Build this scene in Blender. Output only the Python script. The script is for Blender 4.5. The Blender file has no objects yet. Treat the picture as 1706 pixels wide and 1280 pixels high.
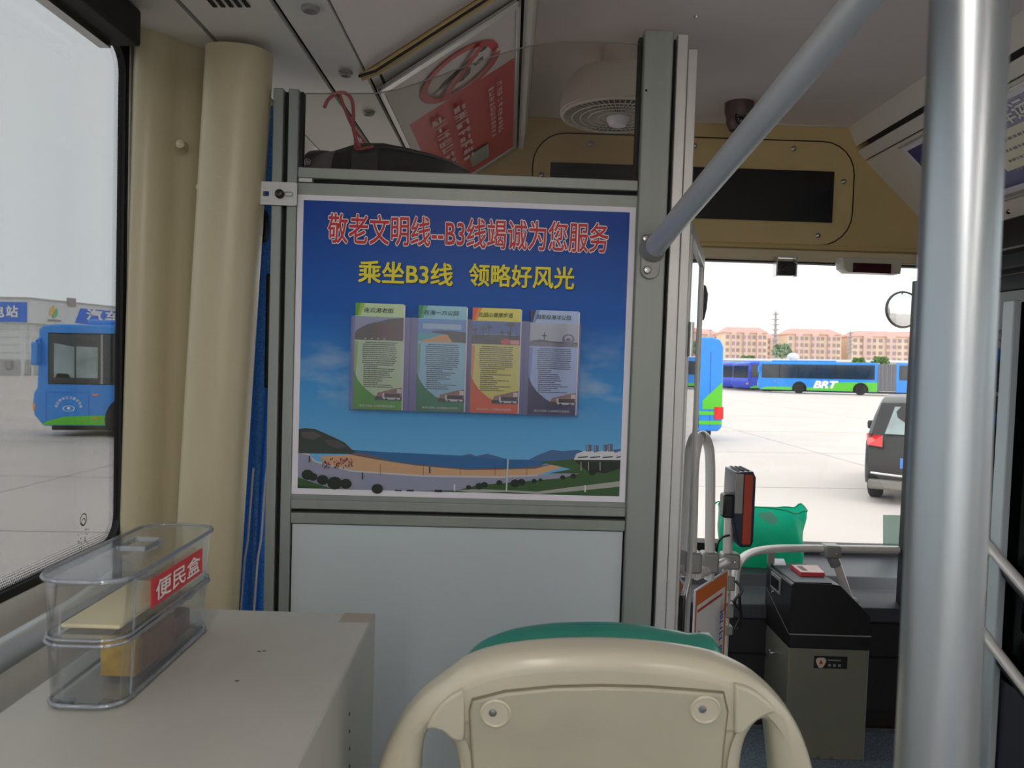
import bpy, bmesh, math, random
from mathutils import Vector, Matrix
random.seed(7)
SC = bpy.context.scene
COL = SC.collection
R_ = math.radians
# ------------------------------------------------------------------ camera
F, CX, CY = 1300.0, 853.0, 640.0
C0 = 2.10                                    # eye height above the parking lot
FL = C0 - 1.45                               # bus floor
CAM = Vector((0, 0, C0))
ROLL, PITCH, YAW = -0.032, -0.0391, -0.0043
RM = Matrix.Rotation(YAW, 3, 'Z') @ Matrix.Rotation(PITCH, 3, 'X') @ Matrix.Rotation(ROLL, 3, 'Y')
cd = bpy.data.cameras.new('camera'); cam = bpy.data.objects.new('camera', cd); COL.objects.link(cam)
cd.sensor_width = 36.0; cd.lens = F / 1706.0 * 36.0; cd.clip_end = 2000; cd.clip_start = 0.02
rx, ry, rz = RM @ Vector((1, 0, 0)), RM @ Vector((0, 0, 1)), RM @ Vector((0, -1, 0))
cam.matrix_world = Matrix(((rx.x, ry.x, rz.x, 0), (rx.y, ry.y, rz.y, 0), (rx.z, ry.z, rz.z, C0), (0, 0, 0, 1)))
cd.dof.use_dof = True; cd.dof.focus_distance = 1.75; cd.dof.aperture_fstop = 11.0
SC.camera = cam
# ------------------------------------------------------------------ sky and exposure
SC.view_settings.view_transform = 'Standard'; SC.view_settings.look = 'None'
SC.view_settings.gamma = 1.0; SC.view_settings.use_curve_mapping = False
SC.view_settings.exposure = 0.4
wd = bpy.data.worlds.new('overcast_sky'); SC.world = wd; wd.use_nodes = True
nt = wd.node_tree; nt.nodes.clear()
out = nt.nodes.new('ShaderNodeOutputWorld'); bg = nt.nodes.new('ShaderNodeBackground')
tc = nt.nodes.new('ShaderNodeTexCoord'); nz = nt.nodes.new('ShaderNodeTexNoise'); cr = nt.nodes.new('ShaderNodeValToRGB')
nz.inputs['Scale'].default_value = 1.6; nz.inputs['Detail'].default_value = 4
cr.color_ramp.elements[0].position = 0.3; cr.color_ramp.elements[0].color = (0.93, 0.97, 1.0, 1)
cr.color_ramp.elements[1].position = 0.7; cr.color_ramp.elements[1].color = (1.0, 0.99, 0.985, 1)
nt.links.new(tc.outputs['Generated'], nz.inputs['Vector']); nt.links.new(nz.outputs['Fac'], cr.inputs['Fac'])
nt.links.new(cr.outputs['Color'], bg.inputs['Color']); bg.inputs['Strength'].default_value = 1.6
nt.links.new(bg.outputs['Background'], out.inputs['Surface'])
SC.cycles.transparent_max_bounces = 24; SC.cycles.diffuse_bounces = 8; SC.cycles.max_bounces = 14; SC.cycles.caustics_reflective = False; SC.cycles.caustics_refractive = False
# ------------------------------------------------------------------ pixel helpers (a pixel gives a direction only)
def ray(x, y): return RM @ Vector(((x - CX) / F, 1.0, -(y - CY) / F))
def P(x, y, d):                              # point at forward distance d
    v = ray(x, y); return CAM + v * (d / v.y)
def PX(x, y, X):
    v = ray(x, y); return CAM + v * (X / v.x)
def PZ(x, y, z):                             # point on the horizontal plane z
    v = ray(x, y); return CAM + v * ((z - C0) / v.z)
def PP(x, y, o, n):                          # point on a plane
    v = ray(x, y); return CAM + v * ((o - CAM).dot(n) / v.dot(n))
# the parking lot is tilted a little against the bus
_n = ray(1330, 619).cross(ray(100, 600)).normalized()
if _n.z < 0: _n = -_n
_y = (Vector((0, 1, 0)) - _n * _n.y).normalized(); _x = _y.cross(_n)
ML = Matrix(((_x.x, _y.x, _n.x, 0), (_x.y, _y.y, _n.y, 0), (_x.z, _y.z, _n.z, 0), (0, 0, 0, 1)))
ML.translation = CAM - _n * C0
MLI = ML.inverted()
def LP(x, y, h=0.0):                         # lot coordinates of a pixel seen on the lot
    p = PP(x, y, ML.translation + _n * h, _n); return MLI @ p
def LD(x, y, d):                             # lot coordinates of a pixel at lot distance d
    v = MLI.to_3x3() @ ray(x, y); return Vector((0, 0, C0)) + v * (d / v.y)
# ------------------------------------------------------------------ materials
def lin(c):
    c = [q / 255.0 for q in c]
    return tuple(q / 12.92 if q <= 0.04045 else ((q + 0.055) / 1.055) ** 2.4 for q in c) + (1.0,)
MATS = {}
def mat(name, rgb, rough=0.5, metal=0.0, var=0.06, scale=8.0, bump=0.0, bscale=60.0, spec=0.5, coat=0.0, emit=0.0, stretch=None, trans=0.0):
    m = bpy.data.materials.new(name); m.use_nodes = True; t = m.node_tree
    b = t.nodes['Principled BSDF']; c = lin(rgb)
    tcx = t.nodes.new('ShaderNodeTexCoord'); mp = t.nodes.new('ShaderNodeMapping'); n = t.nodes.new('ShaderNodeTexNoise')
    t.links.new(tcx.outputs['Object'], mp.inputs['Vector']); t.links.new(mp.outputs['Vector'], n.inputs['Vector'])
    if stretch: mp.inputs['Scale'].default_value = stretch
    n.inputs['Scale'].default_value = scale; n.inputs['Detail'].default_value = 5
    r = t.nodes.new('ShaderNodeValToRGB')
    r.color_ramp.elements[0].position = 0.3; r.color_ramp.elements[1].position = 0.72
    r.color_ramp.elements[0].color = tuple(q * (1 - var) for q in c[:3]) + (1,)
    r.color_ramp.elements[1].color = tuple(min(1, q * (1 + var)) for q in c[:3]) + (1,)
    t.links.new(n.outputs['Fac'], r.inputs['Fac']); t.links.new(r.outputs['Color'], b.inputs['Base Color'])
    b.inputs['Roughness'].default_value = rough; b.inputs['Metallic'].default_value = metal
    b.inputs['Specular IOR Level'].default_value = spec; b.inputs['Coat Weight'].default_value = coat
    if emit:
        t.links.new(r.outputs['Color'], b.inputs['Emission Color']); b.inputs['Emission Strength'].default_value = emit
    if bump:
        n2 = t.nodes.new('ShaderNodeTexNoise'); n2.inputs['Scale'].default_value = bscale; n2.inputs['Detail'].default_value = 3
        t.links.new(mp.outputs['Vector'], n2.inputs['Vector'])
        bp = t.nodes.new('ShaderNodeBump'); bp.inputs['Strength'].default_value = bump; bp.inputs['Distance'].default_value = 0.01
        t.links.new(n2.outputs['Fac'], bp.inputs['Height']); t.links.new(bp.outputs['Normal'], b.inputs['Normal'])
    if trans:
        o = t.nodes['Material Output']; tl = t.nodes.new('ShaderNodeBsdfTranslucent'); mx = t.nodes.new('ShaderNodeMixShader')
        t.links.new(r.outputs['Color'], tl.inputs['Color']); mx.inputs[0].default_value = trans
        t.links.new(b.outputs[0], mx.inputs[1]); t.links.new(tl.outputs[0], mx.inputs[2]); t.links.new(mx.outputs[0], o.inputs[0])
    MATS[name] = m; return m
def glass(name, tint, refl=1.0, rough=0.0, ior=1.45, haze=0.0, hazecol=(200, 205, 210)):
    m = bpy.data.materials.new(name); m.use_nodes = True; t = m.node_tree; t.nodes.clear()
    o = t.nodes.new('ShaderNodeOutputMaterial'); tr = t.nodes.new('ShaderNodeBsdfTransparent'); gl = t.nodes.new('ShaderNodeBsdfGlossy')
    fr = t.nodes.new('ShaderNodeFresnel'); mx = t.nodes.new('ShaderNodeMixShader'); mu = t.nodes.new('ShaderNodeMath'); mu.operation = 'MULTIPLY'
    fr.inputs['IOR'].default_value = ior; mu.inputs[1].default_value = refl; gl.inputs['Roughness'].default_value = rough
    tr.inputs['Color'].default_value = tuple(tint) + (1,)
    t.links.new(fr.outputs[0], mu.inputs[0]); t.links.new(mu.outputs[0], mx.inputs[0])
    src = tr.outputs[0]
    if haze:
        df = t.nodes.new('ShaderNodeBsdfDiffuse'); df.inputs['Color'].default_value = lin(hazecol)
        m2 = t.nodes.new('ShaderNodeMixShader'); m2.inputs[0].default_value = haze
        t.links.new(tr.outputs[0], m2.inputs[1]); t.links.new(df.outputs[0], m2.inputs[2]); src = m2.outputs[0]
    t.links.new(src, mx.inputs[1]); t.links.new(gl.outputs[0], mx.inputs[2]); t.links.new(mx.outputs[0], o.inputs[0])
    MATS[name] = m; return m
def printmat(name, rough=0.45, spec=0.4):
    m = bpy.data.materials.new(name); m.use_nodes = True; t = m.node_tree; b = t.nodes['Principled BSDF']
    a = t.nodes.new('ShaderNodeAttribute'); a.attribute_name = 'Col'
    t.links.new(a.outputs['Color'], b.inputs['Base Color']); b.inputs['Roughness'].default_value = rough; b.inputs['Specular IOR Level'].default_value = spec
    MATS[name] = m; return m
# ------------------------------------------------------------------ mesh builder
class MB:
    def __init__(s): s.v = []; s.f = []
    def add(s, vs, fs):
        k = len(s.v); s.v += [Vector(q) for q in vs]; s.f += [tuple(i + k for i in f) for f in fs]; return s
    def box(s, a, b, M=None):
        x0, y0, z0 = a; x1, y1, z1 = b
        vs = [Vector(q) for q in ((x0,y0,z0),(x1,y0,z0),(x1,y1,z0),(x0,y1,z0),(x0,y0,z1),(x1,y0,z1),(x1,y1,z1),(x0,y1,z1))]
        if M: vs = [M @ q for q in vs]
        return s.add(vs, [(0,3,2,1),(4,5,6,7),(0,1,5,4),(1,2,6,5),(2,3,7,6),(3,0,4,7)])
    def cbox(s, c, d, M=None):
        return s.box([c[i] - d[i] / 2 for i in range(3)], [c[i] + d[i] / 2 for i in range(3)], M)
    def prism(s, poly, z0, z1, M=None):
        n = len(poly); vs = [Vector((p[0], p[1], z0)) for p in poly] + [Vector((p[0], p[1], z1)) for p in poly]
        if M: vs = [M @ q for q in vs]
        return s.add(vs, [tuple(range(n))[::-1], tuple(range(n, 2 * n))] + [(i, (i + 1) % n, n + (i + 1) % n, n + i) for i in range(n)])
    def loft(s, rings, caps=True, close=True):
        n = len(rings[0]); vs = [q for r in rings for q in r]; fs = []
        for k in range(len(rings) - 1):
            for i in range(n if close else n - 1):
                j = (i + 1) % n; fs.append((k * n + i, k * n + j, (k + 1) * n + j, (k + 1) * n + i))
        if caps and close: fs += [tuple(range(n))[::-1], tuple(range((len(rings) - 1) * n, len(rings) * n))]
        return s.add(vs, fs)
    def tube(s, path, r, n=14, caps=True):
        path = [Vector(q) for q in path]; rs = r if isinstance(r, (list, tuple)) else [r] * len(path)
        T = []
        for i in range(len(path)):
            a = path[max(i - 1, 0)]; b = path[min(i + 1, len(path) - 1)]; T.append((b - a).normalized())
        up = Vector((0, 0, 1)) if abs(T[0].z) < 0.9 else Vector((1, 0, 0))
        N = (up - T[0] * up.dot(T[0])).normalized(); rings = []
        for i in range(len(path)):
            N = (N - T[i] * N.dot(T[i])).normalized(); B = T[i].cross(N)
            rings.append([path[i] + (N * math.cos(2 * math.pi * k / n) + B * math.sin(2 * math.pi * k / n)) * rs[i] for k in range(n)])
        return s.loft(rings, caps)
    def lathe(s, prof, n=24, M=None):
        rings = [[Vector((r * math.cos(2 * math.pi * k / n), r * math.sin(2 * math.pi * k / n), z)) for k in range(n)] for r, z in prof]
        if M: rings = [[M @ q for q in r] for r in rings]
        return s.loft(rings, True)
    def ball(s, c, r, n=14, m=9):
        if not isinstance(r, (tuple, list)): r = (r, r, r)
        rings = []
        for j in range(1, m):
            a = math.pi * j / m
            rings.append([Vector((c[0] + r[0] * math.sin(a) * math.cos(2 * math.pi * k / n), c[1] + r[1] * math.sin(a) * math.sin(2 * math.pi * k / n), c[2] + r[2] * math.cos(a))) for k in range(n)])
        return s.loft(rings, True)
    def mesh(s, name, M=None):
        me = bpy.data.meshes.new(name); bm = bmesh.new()
        vs = [bm.verts.new(M @ q if M else q) for q in s.v]
        for f in s.f:
            try: bm.faces.new([vs[i] for i in f])
            except ValueError: pass
        bmesh.ops.recalc_face_normals(bm, faces=bm.faces); bm.to_mesh(me); bm.free(); return me
MW = {}
def thing(name, label, cat, M=None, group=None):
    o = bpy.data.objects.new(name, None); COL.objects.link(o)
    M = M if isinstance(M, Matrix) else Matrix.Translation(Vector(M or (0, 0, 0)))
    o.matrix_world = M; MW[o] = M; o.empty_display_size = 0.05
    o['label'] = label; o['category'] = cat
    if group: o['group'] = group
    return o
def put(name, me, m, parent=None, local=False, label=None, cat=None, group=None, kind=None, smooth=False, bevel=0.0, seg=2, angle=40):
    """link a mesh; its coordinates are world unless local=True (then they are the parent's)"""
    if isinstance(m, str): m = MATS[m]
    if not me.materials: me.materials.append(m)
    if smooth:
        me.polygons.foreach_set('use_smooth', [True] * len(me.polygons)); me.set_sharp_from_angle(angle=R_(angle))
    o = bpy.data.objects.new(name, me)
    if parent is not None:
        if not local: me.transform(MW[parent].inverted())
        o.parent = parent; MW[o] = MW[parent]
    else:
        vs = [q.co for q in me.vertices]
        b = Vector(((min(q.x for q in vs) + max(q.x for q in vs)) / 2, (min(q.y for q in vs) + max(q.y for q in vs)) / 2, min(q.z for q in vs)))
        me.transform(Matrix.Translation(-b)); o.location = b; MW[o] = Matrix.Translation(b)
    COL.objects.link(o)
    if bevel:
        bv = o.modifiers.new('bevel', 'BEVEL'); bv.width = bevel; bv.segments = seg; bv.limit_method = 'ANGLE'; bv.angle_limit = R_(35)
        me.polygons.foreach_set('use_smooth', [True] * len(me.polygons)); me.set_sharp_from_angle(angle=R_(50))
    if label: o['label'] = label
    if cat: o['category'] = cat
    if group: o['group'] = group
    if kind: o['kind'] = kind
    return o
def part(name, mb, m, parent, local=False, **k): return put(name, mb.mesh(name), m, parent, local, **k)
def solo(name, mb, m, label, cat, **k): return put(name, mb.mesh(name), m, None, False, label, cat, **k)
def struct(name, mb, m, label=None, **k): return put(name, mb.mesh(name), m, None, False, label, None, None, 'structure', **k)
def sroot(name, M=None):
    o = bpy.data.objects.new(name, None); COL.objects.link(o); M = M or Matrix.Identity(4); o.matrix_world = M; MW[o] = M; o['kind'] = 'structure'; return o
def share(name, src, parent, M):                 # copy of a piece, sharing its mesh
    o = src.copy(); o.name = name; COL.objects.link(o); o.parent = parent; o.matrix_parent_inverse = Matrix.Identity(4); o.matrix_basis = M; MW[o] = MW[parent]; return o
# flat print: stacked coloured polygons in the XY plane of M
class Print:
    def __init__(s, eps=0.00012): s.polys = []; s.eps = eps
    def poly(s, pts, rgb): s.polys.append(([tuple(p[:2]) for p in pts], lin(rgb))); return s
    def rect(s, x0, y0, x1, y1, rgb): return s.poly([(x0, y0), (x1, y0), (x1, y1), (x0, y1)], rgb)
    def disc(s, x, y, rx, ry, rgb, n=18): return s.poly([(x + rx * math.cos(2 * math.pi * k / n), y + ry * math.sin(2 * math.pi * k / n)) for k in range(n)], rgb)
    def line(s, a, b, w, rgb):
        d = Vector((b[0] - a[0], b[1] - a[1])); d.normalize(); q = Vector((-d.y, d.x)) * w / 2
        return s.poly([(a[0] + q.x, a[1] + q.y), (b[0] + q.x, b[1] + q.y), (b[0] - q.x, b[1] - q.y), (a[0] - q.x, a[1] - q.y)], rgb)
    def mesh(s, name, M, same_layer_from=None):
        me = bpy.data.meshes.new(name); vs = []; fs = []; cols = []
        for k, (pts, c) in enumerate(s.polys):
            z = s.eps * (k + 1 if same_layer_from is None else min(k, same_layer_from) + 1)
            a = sum(pts[i][0] * pts[(i + 1) % len(pts)][1] - pts[(i + 1) % len(pts)][0] * pts[i][1] for i in range(len(pts)))
            if a < 0: pts = pts[::-1]
            i0 = len(vs); vs += [M @ Vector((x, y, z)) for x, y in pts]; fs.append(tuple(range(i0, i0 + len(pts)))); cols += [c] * len(pts)
        me.from_pydata([tuple(v) for v in vs], [], fs)
        at = me.color_attributes.new('Col', 'FLOAT_COLOR', 'CORNER')
        at.data.foreach_set('color', [q for c in cols for q in c]); me.update(); return me
def tmesh(s, bold=0.0, extrude=0.0, shear=0.0, space=1.0):
    cu = bpy.data.curves.new('t', 'FONT'); cu.body = s; cu.size = 1.0; cu.offset = bold; cu.extrude = extrude; cu.shear = shear; cu.space_character = space
    cu.resolution_u = 3
    o = bpy.data.objects.new('t', cu); COL.objects.link(o); dg = bpy.context.evaluated_depsgraph_get()
    me = bpy.data.meshes.new_from_object(o.evaluated_get(dg)); bpy.data.objects.remove(o); bpy.data.curves.remove(cu); return me
def text(s, M, w, h, m, parent, bold=0.0, name='lettering', ref=0.0, keep=False, shear=0.0, **k):
    """text fitted into a w x h box centred on the origin of M (its XY plane); bold thickens the strokes (in em)"""
    me = tmesh(s, 0.0, shear=shear); vs = [q.co.copy() for q in me.vertices]
    if not len(vs): return None
    x0, x1 = min(q.x for q in vs) - ref, max(q.x for q in vs) + ref; y0, y1 = min(q.y for q in vs) - ref, max(q.y for q in vs) + ref
    sx, sy = w / (x1 - x0), h / (y1 - y0)
    if bold:
        fs = [tuple(p.vertices) for p in me.polygons]; n = 10 if bold > .03 else 6; bpy.data.meshes.remove(me); me = bpy.data.meshes.new(name); V = []; FF = []
        for j in range(n + 1):
            d = Vector((bold * math.cos(2 * math.pi * j / n), bold * math.sin(2 * math.pi * j / n), 0)) if j < n else Vector((0, 0, 0))
            o = len(V); d.z = j * h * .0008; V += [tuple(q + d) for q in vs]; FF += [tuple(i + o for i in f) for f in fs]
        me.from_pydata(V, [], FF)
    me.transform(M @ Matrix.Diagonal((sx, sy, 1, 1)) @ Matrix.Translation((-(x0 + x1) / 2, -(y0 + y1) / 2, 0)))
    me.materials.clear()
    return put(name, me, m, parent, **k)
def frame(o, x, y):                              # matrix from origin, x axis, y axis
    x = Vector(x).normalized(); y = Vector(y); y = (y - x * y.dot(x)).normalized(); z = x.cross(y); o = Vector(o)
    return Matrix(((x.x, y.x, z.x, o.x), (x.y, y.y, z.y, o.y), (x.z, y.z, z.z, o.z), (0, 0, 0, 1)))
def fill(outer, holes, depth, M, bevel=0.0, name='plate', res=2):
    """plate with holes from 2D outlines (rounded edges by curve bevel)"""
    cu = bpy.data.curves.new('c', 'CURVE'); cu.dimensions = '2D'; cu.fill_mode = 'BOTH'; cu.extrude = max(depth / 2 - bevel, 0.0); cu.bevel_depth = bevel; cu.bevel_resolution = res
    if bevel: cu.offset = -bevel
    for pl in [outer] + list(holes):
        sp = cu.splines.new('POLY'); sp.points.add(len(pl) - 1); sp.use_cyclic_u = True
        for q, p in zip(sp.points, pl): q.co = (p[0], p[1], 0, 1)
    o = bpy.data.objects.new('c', cu); COL.objects.link(o); dg = bpy.context.evaluated_depsgraph_get()
    me = bpy.data.meshes.new_from_object(o.evaluated_get(dg)); bpy.data.objects.remove(o); bpy.data.curves.remove(cu)
    me.name = name; me.transform(M); me.materials.clear(); return me
def rrect(x0, y0, x1, y1, r, n=6):
    pts = []
    for cx, cy, a in ((x1 - r, y0 + r, -90), (x1 - r, y1 - r, 0), (x0 + r, y1 - r, 90), (x0 + r, y0 + r, 180)):
        for k in range(n + 1):
            t = R_(a + 90.0 * k / n); pts.append((cx + r * math.cos(t), cy + r * math.sin(t)))
    return pts
def smoothpath(pts, n=6):                        # Catmull-Rom through points
    pts = [Vector(p) for p in pts]; o = []
    for i in range(len(pts) - 1):
        a, b, c, d = pts[max(i - 1, 0)], pts[i], pts[i + 1], pts[min(i + 2, len(pts) - 1)]
        for k in range(n):
            t = k / n; o.append(0.5 * ((2 * b) + (c - a) * t + (2 * a - 5 * b + 4 * c - d) * t * t + (3 * b - a - 3 * c + d) * t ** 3))
    o.append(pts[-1]); return o
# ------------------------------------------------------------------ material list
printmat('print'); printmat('print_gloss', 0.25, 0.5); printmat('paint_print', 0.35, 0.5)
mat('ceiling_white', (232, 222, 219), 0.55, var=0.03, scale=3)
mat('duct_white', (222, 219, 212), 0.5, var=0.03, scale=4)
mat('dark_gap', (22, 20, 20), 0.8)
mat('beige_trim', (206, 183, 130), 0.45, var=0.05, scale=5)
mat('pillar_beige', (190, 181, 150), 0.32, var=0.05, scale=3, bump=0.05, bscale=120)
mat('wall_pale', (225, 221, 214), 0.5)
mat('floor_grey', (120, 136, 152), 0.6, var=0.6, scale=160)
mat('alu', (144, 151, 145), 0.42, 0.35, var=0.04, scale=3, stretch=(12, 12, 0.6))
mat('alu_light', (196, 196, 194), 0.35, 0.5, var=0.05, scale=3, stretch=(12, 12, 0.6))
mat('panel_white', (196, 208, 212), 0.35, var=0.02, scale=2)
mat('paper_white', (232, 230, 240), 0.5, var=0.02)
mat('rubber', (16, 16, 17), 0.6)
mat('steel', (190, 190, 188), 0.22, 1.0, var=0.1, scale=20)
mat('pole_silver', (160, 168, 173), 0.32, 0.95, var=0.05, scale=5)
mat('rail_silver', (196, 202, 206), 0.36, 0.35, var=0.06, scale=5)
mat('rail_white', (226, 222, 218), 0.3, 0.15, var=0.03)
mat('clamp_grey', (150, 150, 146), 0.45, 0.3)
mat('cabinet_grey', (184, 184, 176), 0.45, var=0.06, scale=6)
mat('seat_beige', (202, 197, 176), 0.3, var=0.05, scale=7, coat=0.2)
mat('seat_panel', (184, 181, 160), 0.4, var=0.08, scale=14)
mat('seat_seam', (132, 126, 106), 0.6)
mat('seat_green', (46, 132, 116), 0.35, var=0.06, coat=0.3)
mat('red_label', (205, 38, 52), 0.4, var=0.02)
mat('white_ink', (240, 238, 235), 0.5, var=0.0)
mat('red_ink', (200, 24, 44), 0.45, var=0.0)
mat('yellow_ink', (238, 226, 40), 0.45, var=0.0)
mat('black_ink', (20, 20, 24), 0.5, var=0.0)
mat('blue_ink', (40, 70, 180), 0.5, var=0.0)
mat('black_plastic', (24, 24, 26), 0.35, var=0.1)
mat('black_matte', (30, 31, 33), 0.6, var=0.1)
mat('dash_grey', (66, 68, 76), 0.5, var=0.06)
mat('fare_black', (34, 33, 34), 0.35, 0.2, var=0.1)
mat('fare_grey', (128, 128, 114), 0.4, 0.3, var=0.06, scale=5)
mat('screen_black', (10, 10, 11), 0.25, var=0.1)
mat('reader_red', (186, 66, 38), 0.4, var=0.03)
mat('reader_navy', (30, 36, 58), 0.35)
mat('bag_green', (40, 206, 168), 0.3, var=0.1, scale=12, bump=0.4, bscale=14, trans=0.55)
mat('cloth_black', (34, 34, 36), 0.8, var=0.15, bump=0.3, bscale=30)
mat('cloth_grey', (120, 118, 120), 0.8, var=0.15, bump=0.3, bscale=30)
mat('cord_red', (196, 92, 96), 0.5)
mat('fan_white', (206, 200, 190), 0.4, var=0.04)
mat('fan_dark', (70, 58, 54), 0.6)
mat('camera_brown', (84, 68, 66), 0.4)
mat('pink_pad', (226, 70, 84), 0.5, var=0.1)
mat('pad_paper', (240, 214, 210), 0.6, var=0.08, scale=40)
mat('tape', (165, 158, 142), 0.5)
mat('concrete_lot', (206, 195, 189), 0.85, var=0.06, scale=0.35, bump=0.1, bscale=6)
mat('lot_joint', (150, 144, 138), 0.9)
mat('bus_blue', (34, 140, 230), 0.3, var=0.04, scale=1.5, coat=0.4)
mat('bus_blue_dark', (30, 66, 190), 0.3, var=0.15, scale=4, coat=0.4)
mat('bus_green', (92, 200, 44), 0.35, var=0.03, coat=0.3)
mat('bus_glass', (34, 42, 50), 0.08, var=0.3, scale=0.8, spec=0.8)
mat('bus_glass_light', (150, 166, 166), 0.12, var=0.35, scale=1.6)
mat('tyre', (40, 39, 38), 0.8)
mat('wheel_grey', (130, 122, 114), 0.5, 0.3)
mat('bellows', (118, 118, 124), 0.7)
mat('lamp_red', (226, 34, 40), 0.2, coat=0.5)
mat('lamp_orange', (240, 150, 60), 0.3)
mat('station_white', (222, 224, 224), 0.5, var=0.03, scale=0.3)
mat('station_grey', (186, 186, 186), 0.6, var=0.06, scale=0.5)
mat('sign_blue', (52, 118, 224), 0.4, var=0.03, scale=0.2)
mat('apt_wall', (226, 204, 182), 0.8, var=0.04, scale=0.05)
mat('apt_pink', (216, 186, 176), 0.8, var=0.05, scale=0.05)
mat('apt_roof', (226, 164, 154), 0.8, var=0.08, scale=0.2)
mat('apt_window', (166, 146, 144), 0.3, var=0.2, scale=0.1)
mat('leaf_green', (104, 138, 74), 0.8, var=0.35, scale=1.5)
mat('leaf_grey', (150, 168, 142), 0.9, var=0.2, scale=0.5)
mat('trunk', (96, 80, 64), 0.9)
mat('mast_grey', (168, 160, 162), 0.6)
mat('suv_black', (20, 24, 26), 0.35, 0.0, var=0.1, coat=0.1, spec=0.35)
mat('suv_grey', (120, 118, 112), 0.5)
mat('chrome', (215, 215, 215), 0.12, 1.0)
mat('plate_blue', (70, 130, 220), 0.4)
mat('mirror', (225, 228, 228), 0.04, 1.0, var=0.0)
mat('shade_blue', (124, 184, 250), 0.6, var=0.35, scale=220, trans=0.6)
glass('glass_side', (0.64, 0.655, 0.66), 0.5)
glass('glass_tint', (0.70, 0.71, 0.71), 0.6)
glass('glass_clear', (0.93, 0.94, 0.94), 0.6)
glass('glass_wind', (0.92, 0.93, 0.92), 0.6)
glass('glass_part', (0.88, 0.87, 0.85), 0.12, haze=.02)
glass('glass_door_dark', (0.16, 0.17, 0.18), 1.0)
glass('glass_leaf', (0.55, 0.57, 0.58), 1.0, haze=0.25)
glass('acrylic', (0.985, 0.992, 0.996), 0.4, 0.02, haze=0.03, hazecol=(225, 232, 238))
glass('acrylic_rim', (0.86, 0.90, 0.95), 1.6, 0.05, haze=0.3, hazecol=(215, 225, 236))
glass('holder', (0.96, 0.96, 0.985), 0.5, 0.08, haze=0.02, hazecol=(190, 185, 215))
glass('holder_frost', (0.8, 0.8, 0.92), 0.6, 0.2, haze=0.55, hazecol=(170, 170, 220))
# ================================================================== the bus shell
YB, YF = -4.6, 3.10                         # rear end and front header of the saloon
XL, XR = -0.75, 1.65
b = MB(); b.box((XL - .1, YB, FL - .12), (XR + .1, 3.05, FL)); struct('floor', b, 'floor_grey')
# left wall with its windows (daylight)
WB, WT = C0 - .40, C0 + .575
b = MB()
b.box((XL - .02, YB, FL), (XL, 3.45, WB)); b.box((XL - .02, YB, WT), (XL, 3.2, C0 + 1.0))
for y0, y1 in ((1.535, 1.70), (-1.06, -.96), (-3.1, -3.0), (YB - .1, YB + .02), (2.98, 3.2)): b.box((XL - .02, y0, WB - .01), (XL, y1, WT + .01))
struct('wall_left', b, 'wall_pale')
# right wall: front door opening 1.95..2.98, window bands behind
b = MB()
b.box((XR, YB, FL), (XR + .09, 1.72, WB - .15)); b.box((XR, YB, C0 + .47), (XR + .09, 3.2, C0 + 1.0))
for y0, y1 in ((1.62, 1.72), (-.1, 0.0), (-1.95, -1.85), (YB - .1, YB + .02), (2.9, 3.12)): b.box((XR, y0, FL), (XR + .09, y1, C0 + .5))
struct('wall_right', b, 'wall_pale')
b = MB(); b.box((XL - .09, YB - .1, FL), (XR + .09, YB, C0 - .35)); b.box((XL - .09, YB - .1, C0 + .5), (XR + .09, YB, C0 + 1.0)); struct('wall_back', b, 'wall_pale')
b = MB(); b.box((XL - .1, YB - .1, C0 + 1.0), (XR + .1, 3.35, C0 + 1.06)); struct('roof', b, 'duct_white')
# side windows
def side_window(i, x, y0, y1, z0, z1, gl, fw=.03, r=.07):
    w = sroot('window_%d' % i)
    M = frame((x, 0, 0), (0, 1, 0), (0, 0, 1))
    g = MB(); g.box((x - .014, y0 + .004, z0 + .004), (x - .010, y1 - .004, z1 - .004)); part('pane', g, gl, w)
    put('window_frame', fill([(y0, z0), (y1, z0), (y1, z1), (y0, z1)], [rrect(y0 + fw, z0 + fw, y1 - fw, z1 - fw, r)], .014, frame((x - .010, 0, 0), (0, 1, 0), (0, 0, 1))), 'rubber', w)
    return w
w1 = side_window(1, XL, -.96, 1.535, WB, WT, 'glass_side', .014, .045)
side_window(2, XL, -3.0, -1.06, WB, WT, 'glass_clear'); side_window(3, XL, 1.70, 2.98, WB, WT, 'glass_clear')
side_window(4, XR + .07, 0.0, 1.62, WB - .15, C0 + .47, 'glass_tint'); side_window(5, XR + .07, -1.85, -.1, WB - .15, C0 + .47, 'glass_tint')
side_window(6, XR + .07, YB, -1.95, WB - .15, C0 + .47, 'glass_clear')
# black dot border printed on the big left pane
b = MB(); xg = XL - .0095
def dot(y, z, r):
    k = len(b.v); b.add([(xg, y + r * math.cos(a), z + r * math.sin(a)) for a in (0, 1.05, 2.1, 3.14, 4.19, 5.24)], [(0, 1, 2, 3, 4, 5)])
for j in range(6):
    rr = .0019 * (1 - j * .12); yy = 1.535 - .015 - j * .0042
    for i in range(230): dot(yy, WB + .05 + (i + .5 * (j % 2)) * .0042, rr)
    zz = WB + .015 + j * .0042
    for i in range(250): dot(.50 + (i + .5 * (j % 2)) * .0042, zz, rr)
part('dot_border', b, 'rubber', w1, kind='stuff')
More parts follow.
